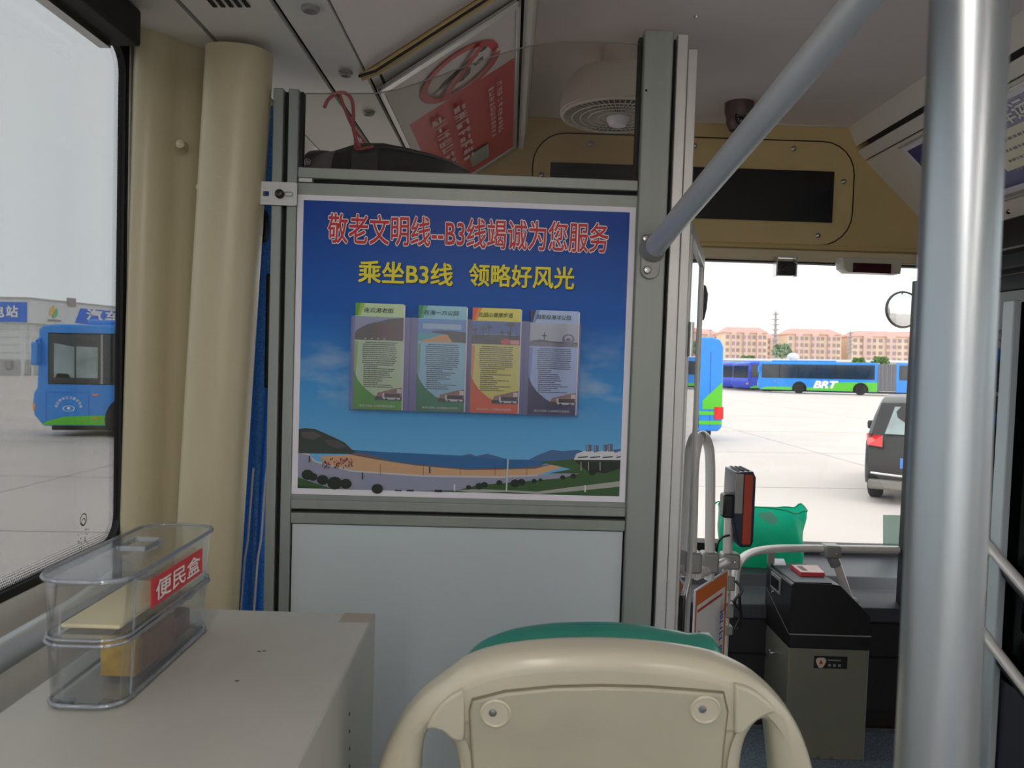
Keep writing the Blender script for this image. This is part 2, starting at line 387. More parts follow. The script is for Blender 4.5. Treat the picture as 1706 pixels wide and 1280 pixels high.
# maker's mark etched on the pane
pr = Print(.0001); mk = PX(139, 866, xg); Mk = frame(mk, (0, 1, 0), (0, 0, 1))
def ring2(p, x, y, r0, r1, c, n=24):
    for k in range(n):
        a, e = 2 * math.pi * k / n, 2 * math.pi * (k + 1) / n
        p.poly([(x + r0 * math.cos(a), y + r0 * math.sin(a)), (x + r1 * math.cos(a), y + r1 * math.sin(a)), (x + r1 * math.cos(e), y + r1 * math.sin(e)), (x + r0 * math.cos(e), y + r0 * math.sin(e))], c)
ring2(pr, 0, 0, .0095, .0115, (70, 72, 74)); ring2(pr, 0, -.004, .005, .007, (70, 72, 74), 14)
for k in range(26):
    x, y = random.uniform(-.02, .02), random.uniform(-.055, -.02); pr.rect(x, y, x + random.uniform(.002, .006), y + .0013, (120, 122, 124))
put('maker_mark', pr.mesh('maker_mark', Mk, 0), 'print', w1)
# window ledge rail of dark blind track over the window
b = MB(); b.box((XL, -1.0, C0 + .525), (XL + .075, 1.42, C0 + .59)); struct('trim_1', b, 'rubber', bevel=.006)
b = MB(); b.box((XL + .01, -1.0, C0 + .515), (XL + .03, 1.40, C0 + .527)); struct('trim_2', b, 'steel')
# ---- pillar covers in front of the partition (profile in plan, leaning in with the bus side)
def pillar(name, pts, z0, z1, lean, m, ztop=None):
    rings = []
    for k in range(9):
        t = k / 8; z = z0 + (z1 - z0) * t; dx = lean * (z - C0)
        rings.append([Vector((x + dx, y, z)) for x, y in pts])
    b = MB().loft(rings); return struct(name, b, m, smooth=True, angle=38)
def curve2(pts, n=4): return [(q.x, q.y) for q in smoothpath([(p[0], p[1], 0) for p in pts], n)]
p1 = curve2([(-.750, 1.525), (-.738, 1.512), (-.715, 1.515), (-.697, 1.53), (-.682, 1.552)], 4) + curve2([(-.677, 1.56), (-.645, 1.585), (-.624, 1.615)], 3) + [(-.624, 1.68), (-.76, 1.68)]
pl1 = pillar('trim_3', p1, FL, C0 + .60, .018, 'pillar_beige')
p2 = [(-.626, 1.64), (-.626, 1.56)] + curve2([(-.623, 1.515), (-.613, 1.494), (-.583, 1.484), (-.548, 1.487), (-.524, 1.499), (-.510, 1.52), (-.506, 1.555)], 4) + [(-.52, 1.60), (-.565, 1.64)]
pl2 = pillar('trim_4', p2, FL, C0 + .565, .044, 'pillar_beige')
# pillar screws
for px, py, d in ((334, 312, 1.50), (320, 718, 1.50), (300, 240, 1.53)):
    c = P(px, py, d); b = MB().lathe([(.0001, .004), (.005, .0035), (.0085, .001), (.009, -.02)], 14, frame(c, (1, 0, 0), (0, 0, 1)))
    part('screw', b, 'pillar_beige', pl2, smooth=True)
# ---- ceiling: flat duct panels, sloping side panel, raised middle
def run(name, a, c, y0, y1, t, m, parent=None, st=True, **k):
    """long panel between cross-section points a and c (x, height over the eye)"""
    a = Vector((a[0], 0, C0 + a[1])); c = Vector((c[0], 0, C0 + c[1])); d = (c - a).normalized(); n = Vector((-d.z, 0, d.x))
    if n.z < 0: n = -n
    b = MB().add([(q.x, y, q.z) for y in (y0, y1) for q in (a, c, c + n * t, a + n * t)], [(0, 1, 2, 3), (4, 5, 6, 7), (0, 1, 5, 4), (1, 2, 6, 5), (2, 3, 7, 6), (3, 0, 4, 7)])
    return part(name, b, m, parent, **k) if parent else struct(name, b, m, **k)
cl = sroot('ceiling')
run('main_panel', (.045, .93), (1.30, .93), YB, YF, .03, 'ceiling_white', cl)
run('riser', (.028, .80), (.045, .935), YB, YF, .012, 'duct_white', cl)
run('gap', (-.005, .815), (.03, .815), YB, YF, .01, 'dark_gap', cl)
run('edge_strip', (.008, .805), (.028, .80), YB, YF, .012, 'duct_white', cl)
run('window_head_panel', (XL, .60), (-.592, .585), YB, 1.66, .012, 'duct_white', cl)
run('duct_panel', (-.577, .58), (-.424, .58), YB, 3.0, .012, 'duct_white', cl)
run('nozzle_panel', (-.412, .58), (-.326, .58), YB, 3.0, .012, 'duct_white', cl)
run('gap', (-.60, .60), (-.30, .60), YB, 3.0, .01, 'dark_gap', cl)
run('slope_panel', (-.320, .583), (0.0, .80), YB, 1.66, .012, 'ceiling_white', cl)
run('slope_panel', (-.320, .590), (0.0, .807), 1.66, YF, .012, 'duct_white', cl)
tr = MB().tube([(-.335, 1.68, C0 + .578), (-.30, 1.68, C0 + .592), (0.0, 1.68, C0 + .795), (.03, 1.68, C0 + .82)], .012, 10); part('joint_trim', tr, 'beige_trim', cl, smooth=True)
tr = MB().tube([(-.335, 1.66, C0 + .570), (-.30, 1.66, C0 + .582), (0.0, 1.66, C0 + .785)], .003, 8); part('joint_seal', tr, 'rubber', cl)
# slots of the air grille in the duct panel
for k in range(5):
    c = PZ(352 + k * 14, 3, C0 + .5795); b = MB().cbox(c, (.007, .035, .004), None); part('grille_slot', b, 'dark_gap', cl)
# round air nozzles
for k, (px, py, r) in enumerate(((517, 13, .0155), (576, 121, .0150), (614, 187, .0145))):
    c = PZ(px, py, C0 + .579); z = thing('air_nozzle', 'small round %s air nozzle in the ceiling duct, %s' % ('dark-rimmed', ('nearest, high above the partition', 'just above the partition glass', 'seen through the partition glass')[k]), 'air nozzle', c, 'air nozzles in the left ceiling duct')
    part('rim', MB().lathe([(r * .55, -.004), (r * .8, -.007), (r, -.004), (r * 1.02, .002), (r * .5, .002)], 20, Matrix.Translation(c)), 'clamp_grey', z, smooth=True)
    part('core', MB().lathe([(.0001, -.003), (r * .4, -.004), (r * .55, -.001)], 16, Matrix.Translation(c)), 'black_plastic' if k else 'mast_grey', z, smooth=True)
# right side of the ceiling
run('riser', (1.30, .935), (1.337, .858), YB, YF, .012, 'duct_white', cl)
run('gap', (1.335, .872), (1.372, .815), YB, 3.02, .01, 'dark_gap', cl)
run('edge_strip', (1.345, .838), (1.375, .806), YB, YF, .014, 'duct_white', cl)
run('slope_panel', (1.378, .800), (1.630, .560), YB, YF, .012, 'duct_white', cl)
run('door_head_strip', (1.632, .558), (1.652, .462), YB, YF, .012, 'duct_white', cl)
c = P(1160, 28, 2.05); c = PZ(1160, 28, C0 + .929); part('screw', MB().lathe([(.0001, -.003), (.006, -.002), (.007, .002)], 12, Matrix.Translation(c)), 'steel', cl, smooth=True)
# added fill lamps behind the viewer, out of view, to brighten the saloon
mat('fill_diffuser', (255, 244, 236), .5, var=0.0, emit=8.0)
for k, xx in enumerate((-.13, 1.08)):
    lmp = thing('fill_lamp', 'added white fill strip lamp behind the viewer, %s row' % ('left', 'right')[k], 'lamp', (xx, -2.2, C0 + (.64, .865)[k]), 'added fill lamps behind the viewer')
    y9 = (.10, -1.3)[k]; hz9 = C0 + (.695, .920)[k]; part('housing', MB().box((xx - .10, -4.2, hz9), (xx + .10, y9, hz9 + .012)), 'duct_white', lmp, bevel=.004)
    part('diffuser', MB().box((xx - .085, -4.18, hz9 - .055), (xx + .085, y9 - .02, hz9)), 'fill_diffuser', lmp)
# ---- front header with the display
hd = sroot('wall_front')
zt, zb = C0 + .40, C0 + .93
hx0, hx1 = -.6, XR
prof = [(YF, C0 + .96), (YF, C0 + .47), (YF - .012, C0 + .455), (YF + .0, C0 + .445), (YF + .12, C0 + .445), (YF + .16, C0 + .96)]
b = MB().add([(x, y, z) for x in (hx0, hx1) for y, z in prof], [tuple(range(6)), tuple(range(6, 12))] + [(i, (i + 1) % 6, 6 + (i + 1) % 6, 6 + i) for i in range(6)])
part('header_panel', b, 'beige_trim', hd, bevel=.008)
def HF(px, py): q = P(px, py, YF); return (q.x, q.z)
Mh = frame((0, YF, 0), (1, 0, 0), (0, 0, 1))
(ax0, az1), (ax1, az0) = HF(888, 228), HF(1418, 412)
az1 = HF(1250, 231)[1]; az0 = HF(1300, 408)[1]
put('cover_seam', fill(rrect(ax0, az0, ax1, az1, .13), [rrect(ax0 + .004, az0 + .004, ax1 - .004, az1 - .004, .126)], .004, Mh), 'dark_gap', hd)
dcv = put('display_cover', fill(rrect(ax0 + .005, az0 + .005, ax1 - .005, az1 - .005, .125), [], .008, Mh, .002), 'beige_trim', hd, smooth=True)
sx0, sx1 = HF(916, 300)[0], HF(1388, 300)[0]; sz1, sz0 = HF(1270, 283)[1], HF(1270, 368)[1]
b = MB().box((sx0, YF - .010, sz0), (sx1, YF + .01, sz1)); part('display_window', b, 'screen_black', hd)
for px, py in ((1157, 243), (1322, 248), (1405, 303), (1362, 393), (985, 240), (902, 292)):
    q = HF(px, py); c = Vector((q[0], YF - .004, q[1]))
    part('screw', MB().lathe([(.0001, .007), (.006, .006), (.011, .002), (.012, -.002)], 14, frame(c, (1, 0, 0), (0, 0, 1))), 'steel', dcv, smooth=True)
b = MB().box((hx0, YF - .015, C0 + .928), (1.30, YF + .02, C0 + .936)); part('ceiling_joint', b, 'wall_pale', hd)
# windscreen, slanting forward to the dashboard
ws = sroot('window_7')
wt, wb = Vector((0, YF + .03, C0 + .41)), Vector((0, 3.62, C0 - .90))
b = MB().add([(-.80, wt.y, wt.z), (XR + .35, wt.y, wt.z), (XR + .35, wb.y, wb.z), (-.80, wb.y, wb.z)] + [(-.80, wt.y + .006, wt.z), (XR + .35, wt.y + .006, wt.z), (XR + .35, wb.y + .006, wb.z), (-.80, wb.y + .006, wb.z)], [(0, 1, 2, 3), (7, 6, 5, 4), (0, 1, 5, 4), (1, 2, 6, 5), (2, 3, 7, 6), (3, 0, 4, 7)])
part('pane', b, 'glass_wind', ws)
b = MB().box((hx0, YF + .006, C0 + .394), (hx1, YF + .06, C0 + .400)); part('seal', b, 'rubber', ws); b = MB().box((hx0, YF - .006, C0 + .400), (hx1, YF + .09, C0 + .445)); part('head_trim', b, mat('cream_trim', (214, 200, 164), .45), ws, bevel=.006)
# front corner post by the door
c0, c1 = P(1514, 466, 3.0), P(1503, 940, 3.0)
b = MB().box((P(1508, 700, 3.10).x, 2.98, FL), (XR + .05, 3.10, P(1514, 464, 3.0).z)); struct('trim_5', b, 'black_matte')
# ---- dashboard and front wall under the windscreen
DZ = C0 - .87
ds = sroot('wall_dashboard')
b = MB().box((-.7, 3.05, FL), (XR, 3.25, C0 - 1.02)); part('lower_panel', b, 'black_matte', ds, bevel=.01)
b = MB().add([(x, y, z) for x in (-.7, XR + .3) for y, z in ((3.05, C0 - 1.02), (3.05, C0 - .965), (3.10, C0 - .945), (3.18, C0 - .93), (3.22, C0 - .885), (3.62, C0 - .885), (3.62, C0 - 1.05), (3.2, C0 - 1.05))], [tuple(range(8)), tuple(range(8, 16))] + [(i, (i + 1) % 8, 8 + (i + 1) % 8, 8 + i) for i in range(8)])
part('top_panel', b, 'dash_grey', ds, bevel=.006)
b = MB().box((-.7, 3.57, C0 - .89), (XR + .3, 3.66, C0 - .845)); part('screen_base', b, 'rubber', ds)
b = MB().box((.6, 3.035, C0 - 1.16), (XR, 3.06, C0 - 1.155)); part('seam', b, 'dark_gap', ds)
b = MB().box((.3, 3.02, FL + .0), (XR, 3.05, FL + .018)); part('floor_strip', b, 'steel', ds)
b = MB().box((.3, 3.045, FL + .018), (XR, 3.06, FL + .075)); part('kick_strip', b, 'dark_gap', ds)
# ================================================================== partition behind the driver
PH = R_(1.7); PY = 1.57
MP = Matrix.Translation((0, PY, 0)) @ Matrix.Rotation(PH, 4, 'Z'); MPI = MP.inverted(); pn = MP.to_3x3() @ Vector((0, 1, 0))
def q(px, py, off=0.0):                       # partition-local (u, z) of a pixel
    v = MPI @ PP(px, py, MP @ Vector((0, off, 0)), pn); return v.x, v.z
def Qm(u, z, off): return MP @ Matrix.Translation((u, off, z)) @ Matrix.Rotation(R_(90), 4, 'X')   # XY plane facing the camera
pt = thing('driver_partition', 'grey aluminium framed partition behind the driver with white lower panel', 'partition', MP @ Matrix.Translation((0, 0, FL)))
MPF = MP @ Matrix.Translation((0, 0, FL))
def pbox(name, u0, u1, y0, y1, z0, z1, m, **k):
    return part(name, MB().box((u0, y0, z0 - FL), (u1, y1, z1 - FL)), m, pt, local=True, **k)
zT = q(1095, 55)[1]
uL0, uL1, uL2, uL3 = [q(x, 560)[0] for x in (450, 467, 475, 492)]
zL = q(470, 150)[1]
pbox('left_column', uL0, uL1, -.012, .03, FL, zL, 'alu', bevel=.002); pbox('left_column', uL2, uL3, -.012, .03, FL, zL, 'alu', bevel=.002); pbox('groove', uL1 - .002, uL2 + .002, .002, .028, FL, zL - .003, 'dark_gap')
uR = [q(x, 600)[0] for x in (1051, 1099, 1106, 1124, 1141)]
pbox('right_column', uR[0], uR[1], -.016, .05, FL, zT, 'alu', bevel=.003); pbox('groove', uR[1] - .002, uR[2] + .002, .004, .05, FL, zT - .01, 'dark_gap')
pbox('right_column', uR[2], uR[3], -.010, .05, FL, zT - .004, 'alu_light', bevel=.002); pbox('door_jamb', uR[3] + .001, uR[4], -.006, .06, FL, zT - .03, 'alu_light', bevel=.002)
part('rivet', MB().lathe([(.0001, .002), (.002, .0015), (.0025, 0)], 10, Qm(q(1074, 155)[0], q(1074, 155)[1], -.016)), 'dark_gap', pt)
z = [q(500, y)[1] for y in (279, 297, 304, 323)]; zr = [q(1060, y)[1] for y in (303, 321, 329, 347)]; z = [(a + c) / 2 for a, c in zip(z, zr)]
pbox('upper_rail', uL3, uR[0], -.010, .03, z[1], z[0], 'alu', bevel=.002); pbox('groove', uL3, uR[0], .004, .02, z[2], z[1], 'dark_gap'); pbox('poster_board', uL3, uR[0], -.006, .02, q(770, 838)[1] - .002, z[2], 'alu')
zb_ = [(q(485, a)[1] + q(1042, a + 16.5)[1]) / 2 for a in (829, 845, 851, 869)]
pbox('middle_rail', uL3, uR[0], -.010, .03, zb_[1], zb_[0], 'alu', bevel=.002); pbox('groove', uL3, uR[0], .004, .02, zb_[2], zb_[1], 'dark_gap'); pbox('middle_rail', uL3, uR[0], -.010, .03, zb_[3], zb_[2], 'alu', bevel=.002)
pbox('lower_panel', uL3 + .003, uR[0] - .004, -.004, .015, FL + .02, zb_[3] - .002, 'panel_white'); pbox('panel_seal', uL3, uR[0], .002, .02, FL, zb_[3], 'dark_gap')
b = MB().cbox((uL3 + .016, -.002, (z[1] + z[2]) / 2 - FL), (.026, .02, .007)); part('catch', b, 'alu_light', pt, local=True)
# clear pane above with its curved top
gl = [q(500, 279), q(1066, 303)] ; top = [(1066, 70), (1000, 66), (930, 66), (895, 70), (856, 80), (816, 93), (760, 113), (704, 133), (660, 147), (623, 153), (500, 153)]
out_ = [(uL3 + .004, z[0] - .004), (uR[0] - .004, z[0] - .004)] + [q(*t) for t in top]
out_[-1] = (uL3 + .004, out_[-1][1]); out_[2] = (uR[0] - .004, out_[2][1])
put('top_pane', fill(out_, [], .005, MP @ Matrix.Translation((0, .010, 0)) @ Matrix.Rotation(R_(90), 4, 'X')), 'glass_part', pt)
pe = MB().tube([MP @ Vector((u, .010, zz)) for u, zz in out_[2:]], .0013, 8); part('pane_edge', pe, 'clamp_grey', pt, smooth=True)
pbox('pane_gasket', uR[0] - .007, uR[0] - .001, .0, .02, z[0], zT - .01, 'rubber'); pbox('pane_gasket', uL3 + .001, uL3 + .006, .0, .02, z[0], out_[-1][1], 'rubber')
mk_ = q(511, 268); pr = Print(.0001); ring2(pr, 0, 0, .005, .006, (150, 150, 145), 16)
for k in (-1, 0, 1): pr.rect(-.003, k * .002 - .0005, .003, k * .002 + .0005, (150, 150, 145))
put('pane_mark', pr.mesh('pane_mark', Qm(mk_[0], mk_[1], .0065), 0), 'print', pt)
# hinge strap on the left column
h0, h1 = q(438, 305), q(497, 345); hz = (q(470, 307)[1], q(470, 345)[1])
hs = fill(rrect(h0[0], hz[1], uL3 + .002, hz[0], .004), [rrect(q(443, 320)[0], q(443, 330)[1], q(453, 320)[0], q(443, 322)[1], .002)], .004, MP @ Matrix.Translation((0, -.018, 0)) @ Matrix.Rotation(R_(90), 4, 'X'))
put('hinge_strap', hs, 'alu_light', pt)
c = q(471, 327); part('knob', MB().lathe([(.0001, .012), (.006, .011), (.009, .006), (.009, 0)], 16, Qm(c[0], c[1], -.020)), 'black_plastic', pt, smooth=True)
c = q(485, 327); put('slot', fill(rrect(c[0] - .008, c[1] - .005, c[0] + .009, c[1] + .005, .0045), [rrect(c[0] - .006, c[1] - .003, c[0] + .007, c[1] + .003, .0028)], .002, MP @ Matrix.Translation((0, -.021, 0)) @ Matrix.Rotation(R_(90), 4, 'X')), 'clamp_grey', pt)
# ---- poster
cor = [q(497, 323, -.008), q(1058, 347, -.008), q(1042, 838, -.008), q(485, 822, -.008)]
pu0, pu1 = (cor[0][0] + cor[3][0]) / 2, (cor[1][0] + cor[2][0]) / 2; pz1, pz0 = (cor[0][1] + cor[1][1]) / 2, (cor[2][1] + cor[3][1]) / 2
MPo = Qm((pu0 + pu1) / 2, pz0, -.0085)
po = thing('poster', 'blue poster with beach photograph and red and yellow Chinese headlines', 'poster', MPo)
pw, ph_ = pu1 - pu0, pz1 - pz0
part('paper', MB().box((-pw / 2, 0, 0), (pw / 2, ph_, .0008)), 'paper_white', po, local=True)
m = bpy.data.materials.new('poster_sky'); m.use_nodes = True; t = m.node_tree; bs = t.nodes['Principled BSDF']; MATS['poster_sky'] = m
tcx = t.nodes.new('ShaderNodeTexCoord'); sp = t.nodes.new('ShaderNodeSeparateXYZ'); mr = t.nodes.new('ShaderNodeMapRange'); rp = t.nodes.new('ShaderNodeValToRGB')
t.links.new(tcx.outputs['Object'], sp.inputs[0]); t.links.new(sp.outputs['Y'], mr.inputs['Value']); mr.inputs['From Max'].default_value = ph_
t.links.new(mr.outputs[0], rp.inputs['Fac'])
e = rp.color_ramp.elements; e[0].position = .15; e[0].color = lin((104, 178, 228)); e[1].position = .95; e[1].color = lin((0, 66, 158))
x = e.new(.38); x.color = lin((62, 150, 220)); x = e.new(.62); x.color = lin((6, 96, 190))
mp = t.nodes.new('ShaderNodeMapping'); mp.inputs['Scale'].default_value = (4.0, 9.0, 1); n = t.nodes.new('ShaderNodeTexNoise'); n.inputs['Scale'].default_value = 1.5; n.inputs['Detail'].default_value = 6
t.links.new(tcx.outputs['Object'], mp.inputs[0]); t.links.new(mp.outputs[0], n.inputs['Vector'])
c1 = t.nodes.new('ShaderNodeMapRange'); c1.inputs['From Min'].default_value = .52; c1.inputs['From Max'].default_value = .72
t.links.new(n.outputs['Fac'], c1.inputs['Value'])
band = t.nodes.new('ShaderNodeValToRGB'); t.links.new(mr.outputs[0], band.inputs['Fac']); be = band.color_ramp.elements
be[0].position = .26; be[0].color = (0, 0, 0, 1); be[1].position = .66; be[1].color = (0, 0, 0, 1); x = be.new(.36); x.color = (.75, .75, .75, 1); x = be.new(.5); x.color = (.45, .45, .45, 1)
mu = t.nodes.new('ShaderNodeMath'); mu.operation = 'MULTIPLY'; t.links.new(c1.outputs[0], mu.inputs[0]); t.links.new(band.outputs[0], mu.inputs[1])
mx = t.nodes.new('ShaderNodeMix'); mx.data_type = 'RGBA'; t.links.new(mu.outputs[0], mx.inputs[0]); t.links.new(rp.outputs[0], mx.inputs[6]); mx.inputs[7].default_value = lin((176, 200, 224))
t.links.new(mx.outputs[2], bs.inputs['Base Color']); bs.inputs['Roughness'].default_value = .4; bs.inputs['Specular IOR Level'].default_value = .3
mg = .012
part('printed_sky', MB().box((-pw / 2 + mg, mg, .0007), (pw / 2 - mg, ph_ - .0105, .0010)), 'poster_sky', po, local=True)
def cp(cx, cy):                               # coordinates read off the enlarged poster picture -> poster-local
    u, zz = q(480 + cx * .3517, 490 + cy * .3517, -.0095); return (u - (pu0 + pu1) / 2, zz - pz0)
xm0, xm1, ym0 = -pw / 2 + mg, pw / 2 - mg, mg
def clip(p): return (min(max(p[0], xm0), xm1), max(p[1], ym0))
pr = Print(.00003); A = lambda pts, c: pr.poly([clip(cp(*p)) for p in pts], c)
A([(810, 768), (860, 757), (890, 768), (945, 757), (1000, 772), (1040, 784), (1090, 784), (1140, 785), (1190, 760), (1250, 738), (1300, 745), (1370, 738), (1430, 752), (1620, 735), (1620, 800), (1150, 800), (810, 790)], (72, 108, 156))
A([(300, 738), (440, 748), (640, 757), (820, 766), (1000, 783), (1150, 788), (1250, 792), (1180, 820), (1000, 834), (850, 832), (640, 814), (480, 794), (400, 775), (310, 756)], (44, 104, 160))
A([(290, 758), (330, 752), (400, 765), (480, 790), (640, 810), (850, 828), (1000, 830), (1180, 815), (1250, 806), (1240, 830), (1000, 840), (640, 826), (400, 800)], (112, 96, 92))
A([(150, 768), (300, 762), (420, 785), (600, 812), (850, 834), (1170, 828), (1240, 810), (1310, 818), (1180, 858), (1000, 864), (640, 857), (430, 852), (300, 832), (180, 812)], (206, 166, 128))
A([(30, 750), (100, 757), (130, 790), (300, 835), (640, 860), (1000, 866), (1180, 858), (1390, 842), (1300, 890), (1000, 900), (820, 935), (600, 950), (430, 945), (250, 940), (30, 900)], (150, 154, 178))
A([(42, 752), (100, 757), (130, 790), (300, 835), (640, 858), (1000, 864), (1180, 856), (1180, 862), (1000, 872), (640, 866), (300, 842), (120, 795), (95, 764)], (200, 196, 196))
A([(30, 625), (47, 640), (80, 635), (130, 640), (180, 662), (230, 685), (270, 705), (300, 735), (325, 748), (300, 758), (30, 754)], (56, 66, 62))
A([(60, 655), (120, 650), (160, 672), (120, 690), (70, 680)], (84, 84, 84)); A([(170, 690), (230, 695), (280, 722), (240, 735), (190, 715)], (80, 76, 82))
A([(1190, 795), (1350, 783), (1620, 783), (1620, 1000), (30, 1000), (30, 868), (110, 890), (200, 920), (420, 940), (600, 945), (800, 930), (900, 905), (1100, 890), (1300, 872), (1380, 850), (1230, 850), (1340, 830)], (58, 92, 52))
A([(1350, 785), (1620, 785), (1620, 830), (1500, 850), (1420, 840)], (34, 48, 38))
A([(30, 905), (250, 935), (600, 955), (900, 955), (1620, 960), (1620, 1000), (30, 1000)], (40, 72, 40))
A([(790, 930), (900, 924), (1040, 930), (1180, 936), (1320, 918), (1620, 888), (1620, 914), (1350, 935), (1180, 948), (1040, 938), (880, 944)], (168, 170, 162))
A([(1355, 780), (1365, 758), (1400, 744), (1440, 742), (1450, 752), (1500, 740), (1530, 738), (1550, 752), (1620, 745), (1620, 788), (1355, 786)], (214, 216, 222))
for a in (1372, 1430, 1490, 1555): A([(a, 772), (a + 48, 768), (a + 48, 774), (a, 778)], (80, 84, 100))
for a, h, w in ((1413, 714, 24), (1450, 718, 20), (1494, 713, 16), (1514, 711, 24)):
    A([(a, h), (a + w, h), (a + w, 746), (a, 746)], (96, 104, 132)); A([(a + 3, h + 3), (a + w * .4, h + 3), (a + w * .4, 744), (a + 3, 744)], (150, 150, 164))
for k in range(60):
    a, c = random.uniform(160, 302), random.uniform(772, 820)
    if c < 765 + (a - 150) * .02: continue
    A([(a, c), (a + 5, c), (a + 5, c + 9), (a, c + 9)], random.choice([(150, 60, 60), (190, 130, 120), (110, 40, 50), (70, 60, 90)]))
for k in range(14): a = 910 + k * 8; A([(a, 824), (a + 4, 824), (a + 4, 832), (a, 832)], (150, 60, 60))
for a, c, r in ((65, 855, 28), (120, 866, 21), (165, 880, 27), (222, 895, 35), (275, 898, 27), (423, 922, 27), (855, 915, 12), (905, 910, 18), (930, 903, 16), (1000, 893, 14), (1075, 896, 22), (1105, 890, 18), (1165, 885, 12), (1195, 880, 9), (1300, 868, 12), (1350, 862, 14), (1440, 842, 18), (1480, 830, 16), (1540, 815, 20)):
    cc = clip(cp(a, c)); e_ = r * .3517 / F * PY; pr.disc(cc[0] + (e_ if a < 70 else 0), cc[1], e_, e_ * .88, (30, 44, 34), 12)
for a in (437, 640, 815, 980, 1130): A([(a, 806), (a + 2, 806), (a + 2, 858), (a, 858)], (84, 78, 74))
for a in (1385, 1420, 1475): A([(a, 795), (a + 3, 795), (a + 3, 835), (a, 835)], (190, 190, 180))
A([(1038, 782), (1045, 782), (1037, 935), (1030, 935)], (186, 204, 204))
for a, c in ((350, 845), (785, 900), (668, 815), (1402, 905), (100, 765)): A([(a, c), (a + 7, c), (a + 7, c + 32), (a, c + 32)], (210, 214, 220) if c > 880 else (60, 70, 90))
for a in (505, 562, 695): A([(a, 926), (a + 34, 926), (a + 34, 942), (a, 942)], (38, 40, 42))
put('printed_scene', pr.mesh('printed_scene', Matrix.Translation((0, 0, .00105))), 'print', po, local=True)
def ploc(px, py): u, zz = q(px, py, -.0095); return (u - (pu0 + pu1) / 2, zz - pz0)
def ptext(s, px0, py0, px1, py1, hpx, m, bold, zoff, name='lettering', **k):
    a, c = ploc(px0, py0), ploc(px1, py1)
    return text(s, Matrix.Translation(((a[0] + c[0]) / 2, (a[1] + c[1]) / 2, zoff)), c[0] - a[0], hpx / F * PY, m, po, bold, name, local=True, **k)
hl = '敬老文明线--B3线竭诚为您服务'
ptext(hl, 547, 381, 1013, 397, 48, 'white_ink', .045, .0040, 'headline_outline'); ptext(hl, 547, 381, 1013, 397, 48, 'red_ink', .014, .0043, 'headline')
ptext('乘坐B3线', 599, 454, 755, 459, 36, 'black_ink', .022, .0036, 'headline_shadow'); ptext('乘坐B3线', 598, 453, 754, 458, 36, 'yellow_ink', .022, .0039, 'headline')
ptext('领略好风光', 783, 461, 957, 463, 36, 'black_ink', .022, .0036, 'headline_shadow'); ptext('领略好风光', 782, 460, 956, 462, 36, 'yellow_ink', .022, .0039, 'headline')
# ---- brochure holder and the four brochures
bh = thing('brochure_holder', 'clear acrylic four-pocket brochure rack fixed on the blue poster', 'brochure rack', MPo @ Matrix.Translation((0, 0, .006)))
def cl_(cx, cy): a = cp(cx, cy); return a
xa = [cl_(c, 330)[0] for c in (308, 550, 604, 844, 858, 1098, 1130, 1370)]
yb = [cl_(430, 543)[1], cl_(720, 551)[1], cl_(980, 555)[1], cl_(1250, 563)[1]]; yt = [cl_(430, 105)[1], cl_(720, 115)[1], cl_(980, 125)[1], cl_(1250, 137)[1]]
ybm, ytm = sum(yb) / 4 - .003, sum(yt) / 4
part('back_plate', MB().box((xa[0] - .002, ybm, 0), (xa[7] + .002, ytm, .0015)), 'holder_frost', bh, local=True)
part('front_plate', MB().box((xa[0] - .002, ybm, .016), (xa[7] + .002, ytm - .002, .0175)), 'holder', bh, local=True)
part('bottom_ledge', MB().box((xa[0] - .002, ybm - .0015, 0), (xa[7] + .002, ybm, .0175)), 'holder', bh, local=True)
for a in (xa[0] - .003, (xa[1] + xa[2]) / 2, (xa[3] + xa[4]) / 2, (xa[5] + xa[6]) / 2, xa[7] + .0015): part('divider', MB().box((a, ybm, .001), (a + .0015, ytm, .016)), 'holder', bh, local=True)
BRO = [('连云港老街', 'pale green', (196, 224, 178), (76, 160, 40), (158, 190, 70), 'brown cliff'), ('在海一方公园', 'pale blue', (150, 206, 226), (16, 130, 84), (90, 180, 140), 'beach bay'),
       ('北固山健康步道', 'yellow', (228, 222, 104), (232, 92, 40), (236, 150, 70), 'palm trees'), ('国家级海洋公园', 'pale lavender-blue', (176, 200, 240), (28, 34, 90), (130, 160, 220), 'seaside ring monument')]
